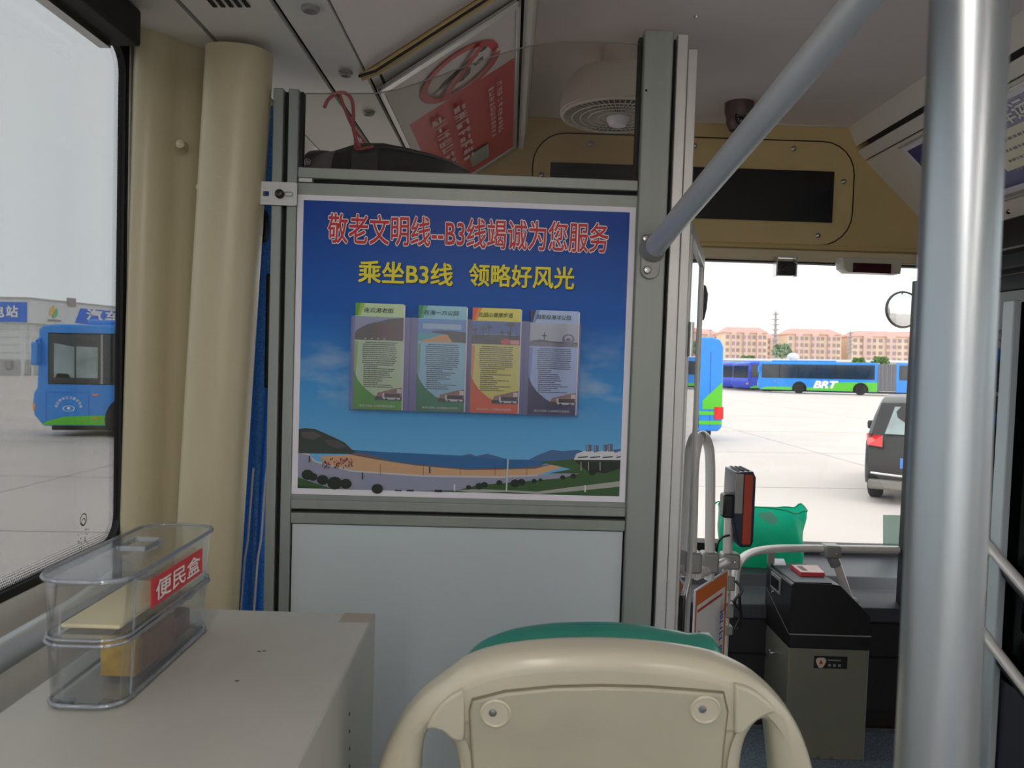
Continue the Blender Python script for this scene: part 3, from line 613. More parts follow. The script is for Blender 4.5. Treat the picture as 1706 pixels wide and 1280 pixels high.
for k, (ti, cn, base, acc, acc2, what) in enumerate(BRO):
    x0, x1 = xa[2 * k] + .004, xa[2 * k + 1] - .002; w = x1 - x0; y0 = ybm + .001; H = (cl_(440, 47)[1], cl_(720, 58)[1], cl_(980, 69)[1], cl_(1250, 80)[1])[k] - y0
    bo = thing('brochure', '%s tourist brochure with a %s picture, in the poster rack' % (cn, what), 'brochure', MPo @ Matrix.Translation(((x0 + x1) / 2, y0, .010)), 'tourist brochures in the rack')
    part('leaves', MB().box((-w / 2 + .002, 0, -.002), (w / 2 + .0025, H - .002, .0028)), 'paper_white', bo, local=True)
    pr = Print(.00005); X = lambda f: -w / 2 + f * w; Y_ = lambda f: f * H
    RR = lambda a, c, d, e, col: pr.rect(X(a), Y_(c), X(d), Y_(e), col)
    RR(0, 0, 1, 1, base)
    pr.poly([(X(0), Y_(.88)), (X(.05), Y_(.88)), (X(.11), Y_(1)), (X(0), Y_(1))], acc); pr.poly([(X(.05), Y_(.88)), (X(.10), Y_(.88)), (X(.2), Y_(1)), (X(.11), Y_(1))], acc2)
    pr.poly([(X(0), Y_(.2)), (X(.03), Y_(.3)), (X(.06), Y_(.45)), (X(.07), Y_(.64)), (X(0), Y_(.64))], acc2)
    pr.poly([(X(0), Y_(0)), (X(1), Y_(0)), (X(1), Y_(.09)), (X(.6), Y_(.1)), (X(.4), Y_(.14)), (X(.2), Y_(.21)), (X(.08), Y_(.28)), (X(0), Y_(.36))], acc)
    # cover picture
    if k == 0:
        RR(0, .655, 1, .875, (150, 160, 190)); pr.poly([(X(0), Y_(.655)), (X(1), Y_(.655)), (X(1), Y_(.87)), (X(.7), Y_(.86)), (X(.5), Y_(.83)), (X(.25), Y_(.80)), (X(.05), Y_(.75)), (X(0), Y_(.72))], (66, 58, 34)); pr.poly([(X(.42), Y_(.665)), (X(1), Y_(.66)), (X(1), Y_(.83)), (X(.6), Y_(.81)), (X(.42), Y_(.80))], (92, 46, 40))
        for j in range(6): RR(.45 + j * .09, .67, .46 + j * .09, .78, (60, 32, 30))
        for j in range(4): RR(.2 + j * .13, .664, .24 + j * .13, .675, (190, 170, 150))
    elif k == 1:
        RR(0, .655, 1, .875, (90, 150, 214)); RR(.1, .78, .9, .83, (170, 205, 232)); pr.poly([(X(.0), Y_(.655)), (X(.6), Y_(.655)), (X(.5), Y_(.73)), (X(0), Y_(.745))], (70, 180, 190)); pr.poly([(X(0), Y_(.655)), (X(1), Y_(.655)), (X(.95), Y_(.73)), (X(.5), Y_(.73)), (X(.2), Y_(.68))], (220, 168, 84)); pr.poly([(X(.25), Y_(.75)), (X(.4), Y_(.765)), (X(.7), Y_(.765)), (X(1), Y_(.755)), (X(1), Y_(.655)), (X(.72), Y_(.66)), (X(.62), Y_(.73))], (44, 54, 50))
    elif k == 2:
        RR(0, .655, 1, .875, (44, 96, 170)); RR(0, .655, 1, .745, (36, 44, 32)); RR(.2, .745, .9, .755, (120, 140, 170))
        for a, h in ((.05, .79), (.22, .81), (.35, .82), (.62, .77), (.76, .77)): RR(a, .70, a + .02, h, (30, 34, 28)); pr.disc(X(a + .01), Y_(h), w * .05, H * .018, (24, 40, 28), 8)
        RR(.79, .70, .81, .85, (40, 36, 30)); pr.disc(X(.8), Y_(.85), w * .09, H * .022, (26, 44, 30), 9)
        pr.disc(X(.70), Y_(.685), w * .10, H * .03, (220, 50, 60), 12); RR(.8, .66, .99, .70, (226, 150, 140))
    else:
        RR(0, .655, 1, .875, (190, 196, 206)); RR(0, .655, 1, .70, (120, 120, 132)); pr.poly([(X(0), Y_(.70)), (X(.2), Y_(.72)), (X(.5), Y_(.705)), (X(1), Y_(.70)), (X(1), Y_(.68)), (X(.5), Y_(.69))], (74, 80, 84))
        pr.disc(X(.8), Y_(.73), w * .13, H * .05, (120, 116, 134), 18); pr.disc(X(.8), Y_(.735), w * .08, H * .03, (196, 198, 206), 16); pr.disc(X(.8), Y_(.725), w * .05, H * .018, (110, 104, 120), 14)
        RR(.29, .71, .31, .79, (70, 70, 80)); RR(.25, .75, .35, .765, (60, 60, 70))
    # little coach picture
    pr.poly([(X(.45), Y_(.10)), (X(1), Y_(.10)), (X(1), Y_(.215)), (X(.86), Y_(.205)), (X(.7), Y_(.185)), (X(.5), Y_(.16))], (150, 116, 100)); RR(.45, .09, 1, .125, (58, 56, 56)); RR(.60, .115, .97, .155, (38, 36, 40)); RR(.62, .10, .97, .118, (206, 208, 212)); RR(.60, .112, .64, .16, (206, 208, 212)); RR(.9, .16, .99, .2, (216, 210, 206))
    for a in (.68, .88): pr.disc(X(a), Y_(.1), w * .03, H * .011, (24, 24, 24), 8)
    # body text rows, too fine to read
    yy = .628
    n0 = len(pr.polys)
    while yy > .2:
        full = yy > .42; xs = (.17 if full else .20)
        if yy > .615: xs = .22
        xe = random.uniform(.84, .88) if full else random.uniform(.4, .85)
        while xs < xe:
            g = random.uniform(.012, .045); RR(xs, yy, min(xs + g, xe), yy + .0085, tuple(int(c * .28) for c in base)); xs += g + .008
        yy -= .019
    put('cover_print', pr.mesh('cover_print', Matrix.Translation((0, 0, .0028)), n0), 'print_gloss', bo, local=True)
    text(ti, Matrix.Translation((X(.48), Y_(.935), .0052)), w * (.62 if k == 0 else .72), H * .045, 'black_ink', bo, .0, 'title', local=True, shear=.12)
    text('敬老文明线--B3线竭诚为您服务', Matrix.Translation((X(.5), Y_(.035), .0052)), w * .74, H * .021, 'white_ink', bo, .0, 'slogan', local=True)
# ================================================================== things inside the bus
# ---- driver's side: blue curtain, shelf and bag behind the pane
b = MB(); rows = []
for j in range(25):
    zz = C0 - 1.05 + 1.56 * j / 24; r = []
    for i in range(41):
        t = i / 40; x = -.625 + .125 * t + .012 * math.sin(t * 21 + .6 * math.sin(j * .25)) * (1 - .3 * j / 24); y = 1.70 + .03 * math.sin(t * 15 + 1.0) + .02 * t
        r.append(Vector((x + .018 * (zz - C0), y, zz)))
    rows.append(r)
b.loft(rows, False, False); cu = b
curt = thing('curtain', 'bright blue mesh window curtain hanging beside the beige pillar', 'curtain', (-.55, 1.7, C0 - 1.05))
o = part('cloth', b, 'shade_blue', curt, smooth=True, angle=180); sd = o.modifiers.new('s', 'SOLIDIFY'); sd.thickness = .002
for px in (404, 426):
    path = [P(px + 18 - 18 * k / 8 - (3 if k > 4 else 0), 780 + k * 30, 1.665) for k in range(9)]
    part('hem_fold', MB().tube(path, .0025, 8), 'paper_white', curt, smooth=True)
# black steering wheel rim peeping out behind the pillar and a dark strap
b = MB().tube(smoothpath([P(437, 350, 1.66), P(443, 362, 1.66), P(444, 382, 1.66), P(441, 398, 1.66), P(436, 400, 1.66)], 4), .006, 8); solo('curtain_hook', b, 'black_plastic', 'black curved hook beside the blue curtain', 'hook', smooth=True)
b = MB(); a = P(450, 480, 1.64); b.cbox((a.x - .002, 1.64, a.z - .09), (.012, .01, .24)); solo('curtain_strap', b, 'black_plastic', 'black strap hanging beside the blue curtain', 'strap', bevel=.004)
zs = q(700, 294)[1] - .008
b = MB().box((-.43, 1.63, zs - .02), (.18, 2.0, zs)); sh = solo('luggage_shelf', b, 'alu', 'grey shelf behind the top of the driver partition', 'shelf', bevel=.003)
# bag: soft mound built from pixel outline along the shelf
ol = [(508, 296), (520, 272), (540, 258), (565, 252), (600, 240), (640, 240), (680, 248), (720, 258), (755, 270), (780, 286), (790, 296)]
rings = []
for k, (px, py) in enumerate(ol):
    c = P(px, py, 1.74); h = max(c.z - zs, .004); ring = []
    for i in range(12):
        a = math.pi * i / 11; ring.append(Vector((c.x, 1.74 - .075 * math.cos(a), zs + .001 + (h - .001) * math.sin(a) ** .7)))
    rings.append(ring)
b = MB().loft(rings[3:], True); bag = thing('bag', 'dark grey fabric bag lying behind the clear pane above the poster', 'bag', (P(680, 294, 1.74).x, 1.74, zs))
part('body', b, 'cloth_black', bag, smooth=True, angle=180)
part('seam', MB().tube([r[3] + Vector((0, -.002, .002)) for r in rings[4:-1]], .003, 6), 'black_plastic', bag)
c = P(607, 262, 1.66); part('strap_patch', MB().cbox((c.x, 1.662, c.z - .005), (.062, .010, .055)), 'black_plastic', bag, bevel=.004)
b = MB().loft(rings[0:4], True); solo('folded_cloth', b, 'cloth_grey', 'grey folded cloth beside the dark bag behind the pane', 'cloth', smooth=True, angle=180)
b = MB(); c = P(540, 232, 1.90); b.loft([[Vector((c.x + .055 * sx * math.cos(a), 1.90 + .05 * sx * math.sin(a), zs + h)) for a in [2 * math.pi * k / 20 for k in range(20)]] for sx, h in ((.9, 0), (1, .02), (1, .09), (.93, .115), (.7, .128), (.2, .132))]); solo('speaker_pod', b, 'black_plastic', 'black rounded case standing at the left behind the pane', 'case', smooth=True)
cd_ = thing('red_cord', 'looped red string on a black clip hanging in front of the bag', 'string', P(598, 250, 1.64))
part('loop', MB().tube(smoothpath([P(540, 180, 1.63), P(547, 166, 1.63), P(560, 156, 1.63), P(575, 155, 1.63), P(586, 167, 1.63), P(589, 190, 1.63), P(588, 210, 1.63), P(594, 235, 1.63), P(600, 245, 1.63)], 5), .0038, 8), 'cord_red', cd_, smooth=True)
part('end', MB().tube(smoothpath([P(590, 215, 1.64), P(592, 235, 1.64), P(594, 248, 1.64), P(612, 246, 1.64), P(622, 244, 1.64)], 5), .0032, 8), 'cord_red', cd_, smooth=True)
part('strand', MB().tube(smoothpath([P(566, 157, 1.632), P(574, 180, 1.632), P(584, 205, 1.632), P(596, 224, 1.632), P(608, 238, 1.632)], 5), .0032, 8), 'cord_red', cd_, smooth=True)
part('bead', MB().ball(P(600, 234, 1.632), .005, 10, 7), 'paper_white', cd_, smooth=True)
# ---- prohibition sign on the left slope of the ceiling
o0 = Vector((-.320, 0, C0 + .583)); ux = Vector((.320, 0, .217)).normalized()
n_ = Vector((ux.z, 0, -ux.x))                         # towards the cabin
def sl(px, py): p_ = PP(px, py, o0 + n_ * .003, n_); return ((p_ - o0).dot(ux), -p_.y)
MS = frame(o0 + n_ * .002, ux, (0, -1, 0))            # x up the slope, y towards the rear: normal faces down
if (MS.to_3x3() @ Vector((0, 0, 1))).dot(n_) < 0: print('SIGN FLIP')
sg = thing('warning_sign', 'red and white prohibition sign with struck-out lying figure on the sloping ceiling', 'sign', MS)
y0, y1, x0, x1 = -3.03, -1.775, .002, .382
part('board', MB().box((x0, y0, .0), (x1, y1, .003)), 'ceiling_white', sg, local=True)
for a, c in (((x0, y0, 0), (x0 + .012, y1, .008)), ((x1 - .012, y0, 0), (x1, y1, .008)), ((x0, y0, 0), (x1, y0 + .02, .008)), ((x0, y1 - .03, 0), (x1, y1, .008))): part('frame_strip', MB().box(a, c), 'alu_light', sg, local=True, bevel=.002)
pr = Print(.0002); yr = -2.105
pr.rect(x0 + .036, y0 + .03, x1 - .013, yr, (214, 70, 70))
cc = (.205, -1.965); ra = .115; rl = .128
def er(r0, r1, col):
    for k in range(40):
        a, e_ = 2 * math.pi * k / 40, 2 * math.pi * (k + 1) / 40
        pr.poly([(cc[0] + ra * f * math.cos(g), cc[1] + rl * f * math.sin(g)) for f, g in ((r0, a), (r1, a), (r1, e_), (r0, e_))], col)
for pts in ([(-.55, -.15), (-.4, .0), (.15, .25), (.45, .38), (.5, .2), (.1, .0), (-.5, -.3)], [(-.15, -.45), (.1, -.05), (.3, -.12), (.25, -.4), (.05, -.55)], [(.35, -.05), (.6, .05), (.62, -.15), (.4, -.2)]): pr.poly([(cc[0] + a * ra, cc[1] + c * rl) for a, c in pts], (84, 78, 74))
pr.disc(cc[0] + .62 * ra, cc[1] + .42 * rl, .13 * ra, .14 * rl, (60, 56, 56), 14)
for pts in ([(-.72, -.25), (-.7, -.33), (-.2, -.12), (-.2, -.02)],): pr.poly([(cc[0] + a * ra, cc[1] + c * rl) for a, c in pts], (84, 78, 74))
er(.82, 1.0, (210, 60, 62))
pr.line((cc[0] - .55 * ra, cc[1] - .72 * rl), (cc[0] + .55 * ra, cc[1] + .72 * rl), .018, (210, 60, 62))
n0 = len(pr.polys)
def strokes(xc, yc, w, h, nx, ny):
    for i in range(nx):
        for j in range(ny):
            bx, by = xc - w / 2 + (i + .5) * w / nx, yc - h / 2 + (j + .5) * h / ny; gw, gh = w / nx * .76, h / ny * .8
            for k in range(5):
                if random.random() < .5: a = bx + random.uniform(-.4, .4) * gw; pr.rect(a - gw * .07, by - gh * .45, a + gw * .07, by + gh * random.uniform(.1, .45), (236, 208, 204))
                else: a = by + random.uniform(-.45, .45) * gh; pr.rect(bx - gw * .42, a - gh * .07, bx + gw * .42, a + gh * .07, (236, 208, 204))
strokes(.150, -2.45, .13, .60, 2, 8); strokes(.30, -2.42, .055, .50, 2, 11)
put('print', pr.mesh('print', Matrix.Translation((0, 0, .003)), n0), 'print', sg, local=True)
a = sl(797, 256); part('sticker', MB().cbox((a[0], a[1], .0105), (.075, .17, .0006)), 'bus_glass_light', sg, local=True)
# ---- ceiling fan
fc = Vector((P(1030, 190, 2.40).x, 2.40, 0)); gz = C0 + .735
fn = thing('ceiling_fan', 'off-white round driver fan with dark grille on the ceiling behind the pane', 'fan', (fc.x, fc.y, gz))
Mf = Matrix.Translation((fc.x, fc.y, 0))
part('housing', MB().lathe([(.172, gz), (.178, gz + .004), (.176, gz + .03), (.165, gz + .085), (.14, gz + .115), (.05, gz + .13)], 40, Mf), 'fan_white', fn, smooth=True)
part('mount', MB().lathe([(.06, gz + .12), (.06, C0 + .93)], 20, Mf), 'fan_white', fn, smooth=True)
part('dark_core', MB().lathe([(.0001, gz - .002), (.165, gz - .002), (.165, gz + .02)], 36, Mf), 'fan_dark', fn)
part('rim', MB().tube([Vector((fc.x + .169 * math.cos(a), fc.y + .169 * math.sin(a), gz - .003)) for a in [2 * math.pi * k / 48 for k in range(49)]], .006, 8), 'fan_white', fn, smooth=True)
sp_ = MB().box((.03, -.0008, gz - .010), (.166, .0008, gz - .006)); first = None
for k in range(60):
    M_ = Mf @ Matrix.Rotation(2 * math.pi * k / 60, 4, 'Z')
    if first is None: first = put('grille_wire', sp_.mesh('grille_wire'), 'fan_white', fn, True); first.matrix_basis = MW[fn].inverted() @ M_
    else: share('grille_wire', first, fn, MW[fn].inverted() @ M_)
for r in (.06, .09, .115, .14): part('grille_ring', MB().tube([Vector((fc.x + r * math.cos(a), fc.y + r * math.sin(a), gz - .011)) for a in [2 * math.pi * k / 40 for k in range(41)]], .002, 6), 'fan_white', fn)
part('hub_cap', MB().lathe([(.0001, gz - .035), (.024, gz - .034), (.033, gz - .02), (.035, gz - .006)], 24, Mf), 'paper_white', fn, smooth=True)
# ---- dome camera
c = PZ(1232, 172, C0 + .93); dc = thing('dome_camera', 'brown dome security camera on the white ceiling', 'camera', (c.x, c.y, C0 + .83)); Mf = Matrix.Translation((c.x, c.y, C0 + .93))
part('base', MB().lathe([(.052, 0), (.052, -.03), (.046, -.05)], 24, Mf), 'camera_brown', dc, smooth=True)
part('dome', MB().lathe([(.046, -.045), (.044, -.075), (.032, -.098), (.0001, -.105)], 24, Mf), 'camera_brown', dc, smooth=True)
lc = Vector((c.x + .0, c.y - .036, C0 + .865)); Mc = frame(lc, (1, 0, 0), (0, -.35, .9))
lrg = part('lens_ring', MB().lathe([(.024, -.01), (.026, .008), (.020, .012), (.012, .010), (.0001, .010)], 20, frame(lc, (1, 0, 0), (0, .35, .94))), 'black_plastic', dc, smooth=True)
for k in range(10): a = 2 * math.pi * k / 10; part('led', MB().ball((frame(lc, (1, 0, 0), (0, .35, .94)) @ Vector((.018 * math.cos(a), .018 * math.sin(a), .012))), .003, 8, 5), 'clamp_grey', lrg)
# ---- dash camera and clock under the header
c = P(1308, 446, 3.04); dk = thing('dash_camera', 'small black dash camera with silver bracket under the beige header', 'camera', (c.x, 3.04, c.z - .04))
for sx in (-1, 1): part('bracket', MB().cbox((c.x + sx * .038, 3.04, c.z + .002), (.006, .04, .075)), 'steel', dk, bevel=.001)
part('bracket', MB().cbox((c.x, 3.04, c.z + .038), (.08, .04, .005)), 'steel', dk); part('body', MB().cbox((c.x, 3.035, c.z - .008), (.068, .045, .048)), 'black_plastic', dk, bevel=.006); part('lens', MB().lathe([(.0001, .006), (.012, .006), (.015, 0)], 16, frame((c.x - .008, 3.012, c.z - .008), (1, 0, 0), (0, 0, 1))), 'screen_black', dk, smooth=True)
a, e_ = P(1396, 430, 3.04), P(1496, 458, 3.04)
cz = thing('clock_display', 'beige clock housing with dark red display under the header', 'clock', ((a.x + e_.x) / 2, 3.04, e_.z))
hgt = a.z - e_.z; cxm = (a.x + e_.x) / 2; wv = (e_.x - a.x) / 2
put('housing', fill([(-wv, hgt / 2), (wv, hgt / 2), (wv - .006, -hgt / 2), (-wv + .03, -hgt / 2), (-wv + .008, -hgt / 4)], [], .07, frame((cxm, 3.04, (a.z + e_.z) / 2), (1, 0, 0), (0, 0, 1)), .006), 'seat_beige', cz, smooth=True)
s0, s1 = P(1422, 438, 3.0), P(1484, 456, 3.0); part('screen', MB().box((s0.x, 2.998, s1.z), (s1.x, 3.008, s0.z)), 'screen_red' if 'screen_red' in MATS else mat('screen_red', (58, 22, 26), .2), cz)
# ---- diagonal handrail from the right column up towards the viewer
A0 = PP(1090, 413, MP @ Vector((0, -.03, 0)), pn)
B0 = P(1470, -40, .86)
hr = thing('diagonal_handrail', 'thick brushed silver handrail rising diagonally from the partition column', 'handrail', A0)
dirn = (B0 - A0).normalized()
part('tube', MB().tube([A0, A0 + (B0 - A0) * .5, B0, B0 + dirn * .5], .0205, 28), 'rail_silver', hr, smooth=True)
cq = q(1083, 428, -.016); b_ = fill([(cq[0] + x_, cq[1] + y_) for x_, y_ in rrect(-.019, -.045, .019, .045, .0185, 8)], [], .008, MP @ Matrix.Translation((0, -.020, 0)) @ Matrix.Rotation(R_(90), 4, 'X') @ Matrix.Identity(4), .002)
fl_ = put('flange', b_, 'clamp_grey', hr, smooth=True)
part('collar', MB().tube([A0 - dirn * .012, A0 + dirn * .010], [.026, .0225], 24), 'clamp_grey', hr, smooth=True)
for px, py in ((1078, 450), (1076, 398)):
    c = q(px, py, -.024); part('screw', MB().lathe([(.0001, .006), (.006, .005), (.0085, .001), (.0085, -.004)], 14, Qm(c[0], c[1], -.024)), 'steel', fl_, smooth=True)
# ---- vertical pole close to the viewer (leans a little)
a, e_ = P(1618, -60, .43), P(1556, 1340, .40); up_ = (a - e_)
vp = thing('grab_pole', 'thick vertical silver grab pole close to the viewer on the right', 'pole', e_ - up_ * ((e_.z - FL) / up_.z))
part('tube', MB().tube([e_ - up_ * ((e_.z - FL) / up_.z), e_, (a + e_) / 2, a, a + up_ * ((C0 + .90 - a.z) / up_.z)], .0195, 32), 'pole_silver', vp, smooth=True)
f_ = e_ - up_ * ((e_.z - FL) / up_.z); part('floor_flange', MB().lathe([(.045, FL), (.045, FL + .008), (.025, FL + .02)], 24, Matrix.Translation((f_.x, f_.y, 0))), 'clamp_grey', vp, smooth=True)
# ---- rail along the left window
xr = XL + .085; c = PX(0, 1093, xr)
lr = thing('window_handrail', 'grey tube handrail running along the left wall under the window', 'handrail', (xr, .6, c.z))
part('tube', MB().tube([(xr, -.8, c.z), (xr, 1.2, c.z), (xr - .02, 1.4, c.z), (XL, 1.46, c.z)], .021, 20), 'rail_silver', lr, smooth=True)
for yy in (.0, 1.0): part('bracket', MB().tube([(xr, yy, c.z), (XL, yy, c.z - .02)], .012, 12), 'clamp_grey', lr, smooth=True)
# ---- equipment cabinet
KZ = C0 - .36
kx1, ky1 = PZ(626, 1023, KZ).x, PZ(626, 1023, KZ).y; kx0 = PZ(0, 1187, KZ).x
cb = thing('equipment_cabinet', 'grey metal cabinet with a flat worn top beside the left window', 'cabinet', ((kx0 + kx1) / 2, .7, FL))
part('body', MB().box((kx0, .18, FL), (kx1, ky1, KZ)), 'cabinet_grey', cb, bevel=.0025)
a = PZ(572, 1025, KZ); c = PZ(625, 1039, KZ); part('tape_patch', MB().box((a.x, c.y, KZ), (kx1 - .001, ky1 - .001, KZ + .0006)), 'tape', cb)
for k in range(6):
    c = PX(582, 1190 + k * 29, kx1); part('vent_hole', MB().lathe([(.0001, .0006), (.002, .0006), (.0022, 0)], 10, frame((kx1, c.y, c.z), (0, 1, 0), (0, 0, 1))), 'dark_gap', cb)
for px, py in ((395, 1135), (440, 1085), (432, 1086)): c = PZ(px, py, KZ); part('scuff', MB().cbox((c.x, c.y, KZ + .0003), (.004, .0015, .0004)), 'dark_gap', cb)
# ---- two-tier clear box on the cabinet
bx0, by0 = PZ(60, 1186, KZ).x, PZ(120, 1186, KZ).y; bx1 = PZ(352, 1046, KZ).x; by1 = PZ(352, 1046, KZ).y
bz1 = P(60, 958, by0).z; hh = bz1 - KZ
BW, BL = bx1 - bx0, by1 - by0
MBx = Matrix.Translation((bx0, by0, KZ))
sb = thing('storage_box', 'clear plastic two-tier box with a red Chinese label on the grey cabinet', 'box', MBx @ Matrix.Translation((BW / 2, BL / 2, 0)))
print('box', BW, BL, hh)
def rr3(ins, z, r, fl=0.0): return [MBx @ Vector((x_, y_, z)) for x_, y_ in rrect(ins - fl, ins - fl, BW - ins + fl, BL - ins + fl, max(r - ins + fl, .004), 7)]
def tray(name, z0, z1, f0, f1, floor=True):
    rings = [rr3(0, z0, .024, f0), rr3(0, z1, .024, f1), rr3(.0022, z1, .024, f1), rr3(.0022, z0 + .003, .024, f0)]
    b = MB(); b.loft(rings, False)
    n = len(rings[0]); 
    if floor: b.add(rings[3], [tuple(range(n))]); b.add(rings[0], [tuple(range(n))])
    return part(name, b, 'acrylic', sb, smooth=True)
zm = hh * .50
tray('lower_tray', .004, zm - .002, -.002, .002); tray('upper_tray', zm + .002, hh - .006, .001, .005)
for zz, f, r in ((.0045, -.001, .0022), (zm - .001, .003, .002), (zm + .004, .002, .0016), (hh - .004, .006, .0022)):
    rg = rr3(0, zz, .024, f); part('rim', MB().tube(rg + [rg[0]], r, 8), 'acrylic_rim', sb, smooth=True)
put('lid', fill([(x_, y_) for x_, y_ in rrect(-.006, -.006, BW + .006, BL + .006, .028, 7)], [], .003, MBx @ Matrix.Translation((0, 0, hh - .002))), 'acrylic', sb)
put('lid_grip', fill(rrect(BW * .30, BL * .42, BW * .72, BL * .62, .004), [rrect(BW * .30 + .003, BL * .42 + .003, BW * .72 - .003, BL * .62 - .003, .003)], .005, MBx @ Matrix.Translation((0, 0, hh + .0015))), 'acrylic_rim', sb)
for yy in (.0, ): part('corner_post', MB().tube([MBx @ Vector((BW - .002, .028, .006)), MBx @ Vector((BW + .002, .028, hh - .008))], .0012, 6), 'acrylic_rim', sb)
for xx, yy in ((.012, .004), (BW - .012, .004), (.012, BL - .012), (BW - .012, BL - .012)): part('foot', MB().cbox(MBx @ Vector((xx + (.006 if xx < .03 else -.006), yy + .012, .002)), (.014, .012, .004)), 'acrylic_rim', sb)
# red label on the aisle side
lz0, lz1 = zm + hh * .08, hh * .86
ly0, ly1 = PX(252, 985, bx1 + .006).y, PX(337, 940, bx1 + .006).y
a0 = PX(252, 968, bx1 + .007); a1 = PX(252, 1016, bx1 + .007)
lz0, lz1 = a1.z, a0.z
lb = part('label', MB().box((bx1 + .0055, ly0, lz0), (bx1 + .0062, ly1, lz1)), 'red_label', sb)
text('便民盒', frame((bx1 + .0068, (ly0 + ly1) / 2, (lz0 + lz1) / 2), (0, 1, 0), (0, 0, 1)), (ly1 - ly0) * .86, (lz1 - lz0) * .70, 'white_ink', lb, .012)
# contents
zi = KZ + .0105
mat('cream_card', (232, 222, 178), .5); mat('gold_pack', (196, 160, 70), .3, .4, var=.3, scale=60); mat('brown_pack', (120, 72, 50), .5, var=.4, scale=50); mat('dark_red', (92, 40, 44), .5, var=.3, scale=40); mat('tan_cloth', (168, 142, 112), .8, var=.2, scale=60, bump=.5, bscale=80)
b = MB().box((bx0 + .010, by0 + .02, KZ + zm + .008), (bx1 - .010, by0 + BL * .72, KZ + zm + .012)); solo('cream_card', b, 'cream_card', 'cream card tray lying in the upper tier of the clear box', 'card', bevel=.001)
b = MB().box((bx0 + .030, by0 + .058, zi), (bx1 - .012, by0 + .070, zi + .040)); gp = thing('gold_packet', 'gold and brown packet standing in the lower tier of the clear box', 'packet', (bx0 + .05, by0 + .06, zi)); part('front', b, 'gold_pack', gp, bevel=.001)
part('side', MB().box((bx0 + .030, by0 + .070, zi), (bx1 - .010, by0 + .150, zi + .037)), 'brown_pack', gp, bevel=.002)
b = MB().box((bx0 + .03, by0 + .158, zi), (bx1 - .012, by0 + .20, zi + .028)); solo('dark_red_packet', b, 'dark_red', 'dark red packet in the lower tier behind the gold packet', 'packet', bevel=.003)
b = MB()
for k in range(9): b.ball((bx0 + .034 + random.uniform(-.004, .012), by0 + .185 + random.uniform(-.02, .03), zi + .040 + random.uniform(-.006, .006)), (.014, .017, .008), 10, 7)
# a folded tan cloth resting on the dark red packet
rg = []
for k in range(9):
    t = k / 8; rg.append([Vector((bx0 + .026 + .036 * math.cos(a) * .5 + .018, by0 + .150 + t * .075 + .004 * math.sin(k * 2.1), zi + .0385 + (.0095 + .003 * math.sin(k * 1.7)) * math.sin(a))) for a in [2 * math.pi * i / 14 for i in range(14)]])
solo('tan_cloth', MB().loft(rg), 'tan_cloth', 'rolled tan cloth resting on the packets in the clear box', 'cloth', smooth=True, angle=180)
# ---- passenger seat in front (seen from behind)
so = Vector((0, .80, C0 - .30)); sn = Vector((0, math.cos(R_(8)), -math.sin(R_(8)) * -1)).normalized(); sn = Vector((0, math.cos(R_(8)), math.sin(R_(8))))
sux = Vector((1, 0, 0)); suz = sux.cross(sn) * -1
if suz.z < 0: suz = -suz
MSt = frame(so, sux, suz)
if (MSt.to_3x3() @ Vector((0, 0, 1))).y > 0: print('SEAT normal away')
MStI = MSt.inverted()
def se(px, py): v = MStI @ PP(px, py, so, sn); return (v.x, v.y)
st = thing('passenger_seat', 'beige plastic passenger seat with green cushion and side grab handles, seen from behind', 'seat', (se(990, 1100)[0], .90, FL))
outer = [(626, 1400), (628, 1330), (636, 1262), (652, 1218), (680, 1172), (716, 1136), (752, 1110), (780, 1090), (830, 1074), (900, 1065), (975, 1062), (1050, 1064), (1120, 1071), (1180, 1082), (1215, 1095), (1255, 1118), (1295, 1156), (1322, 1200), (1340, 1255), (1350, 1330), (1356, 1400), (1352, 1520), (1330, 1640), (1270, 1720), (700, 1720), (645, 1640), (628, 1520)]
holeL = [(700, 1440), (699, 1330), (702, 1262), (710, 1224), (722, 1212), (738, 1216), (752, 1232), (762, 1262), (768, 1330), (770, 1440), (735, 1480)]
holeR = [(1226, 1440), (1230, 1330), (1233, 1268), (1240, 1232), (1252, 1208), (1266, 1196), (1276, 1204), (1283, 1240), (1290, 1330), (1292, 1440), (1258, 1480)]
sm = lambda pl: [(v.x, v.y) for v in smoothpath([(p[0], p[1], 0) for p in pl] + [(pl[0][0], pl[0][1], 0)], 3)][:-1]
so4 = so + sn * .012
def se4(px, py): v = MStI @ PP(px, py, so4, sn); return (v.x, v.y)
so3 = so + sn * .036
def se3(px, py): v = MStI @ PP(px, py, so3, sn); return (v.x, v.y)
shell = fill([se3(*p) for p in sm(outer)], [[se4(*p) for p in sm(holeL)], [se4(*p) for p in sm(holeR)]], .052, MSt @ Matrix.Translation((0, 0, -.024)), .018, 'shell', 4)
put('shell', shell, 'seat_beige', st, smooth=True, angle=60)
core = [(768, 1150), (1226, 1150), (1232, 1240), (1228, 1330), (1222, 1700), (774, 1700), (768, 1330), (764, 1240)]
put('back_core', fill([se(*p) for p in core], [], .040, MSt @ Matrix.Translation((0, 0, -.022)), .004), 'seat_beige', st)
pan = [(786, 1162), (840, 1148), (920, 1140), (1000, 1138), (1080, 1140), (1150, 1145), (1205, 1150), (1212, 1180), (1205, 1240), (1198, 1330), (1190, 1640), (800, 1640), (790, 1330), (783, 1230), (781, 1180)]
put('panel_seam', fill([se(*p) for p in pan], [], .004, MSt @ Matrix.Translation((0, 0, .0025))), 'seat_seam', st)
pc = (995, 1400); pan2 = [(pc[0] + (p[0] - pc[0]) * .989, pc[1] + (p[1] - pc[1]) * .991) for p in pan]
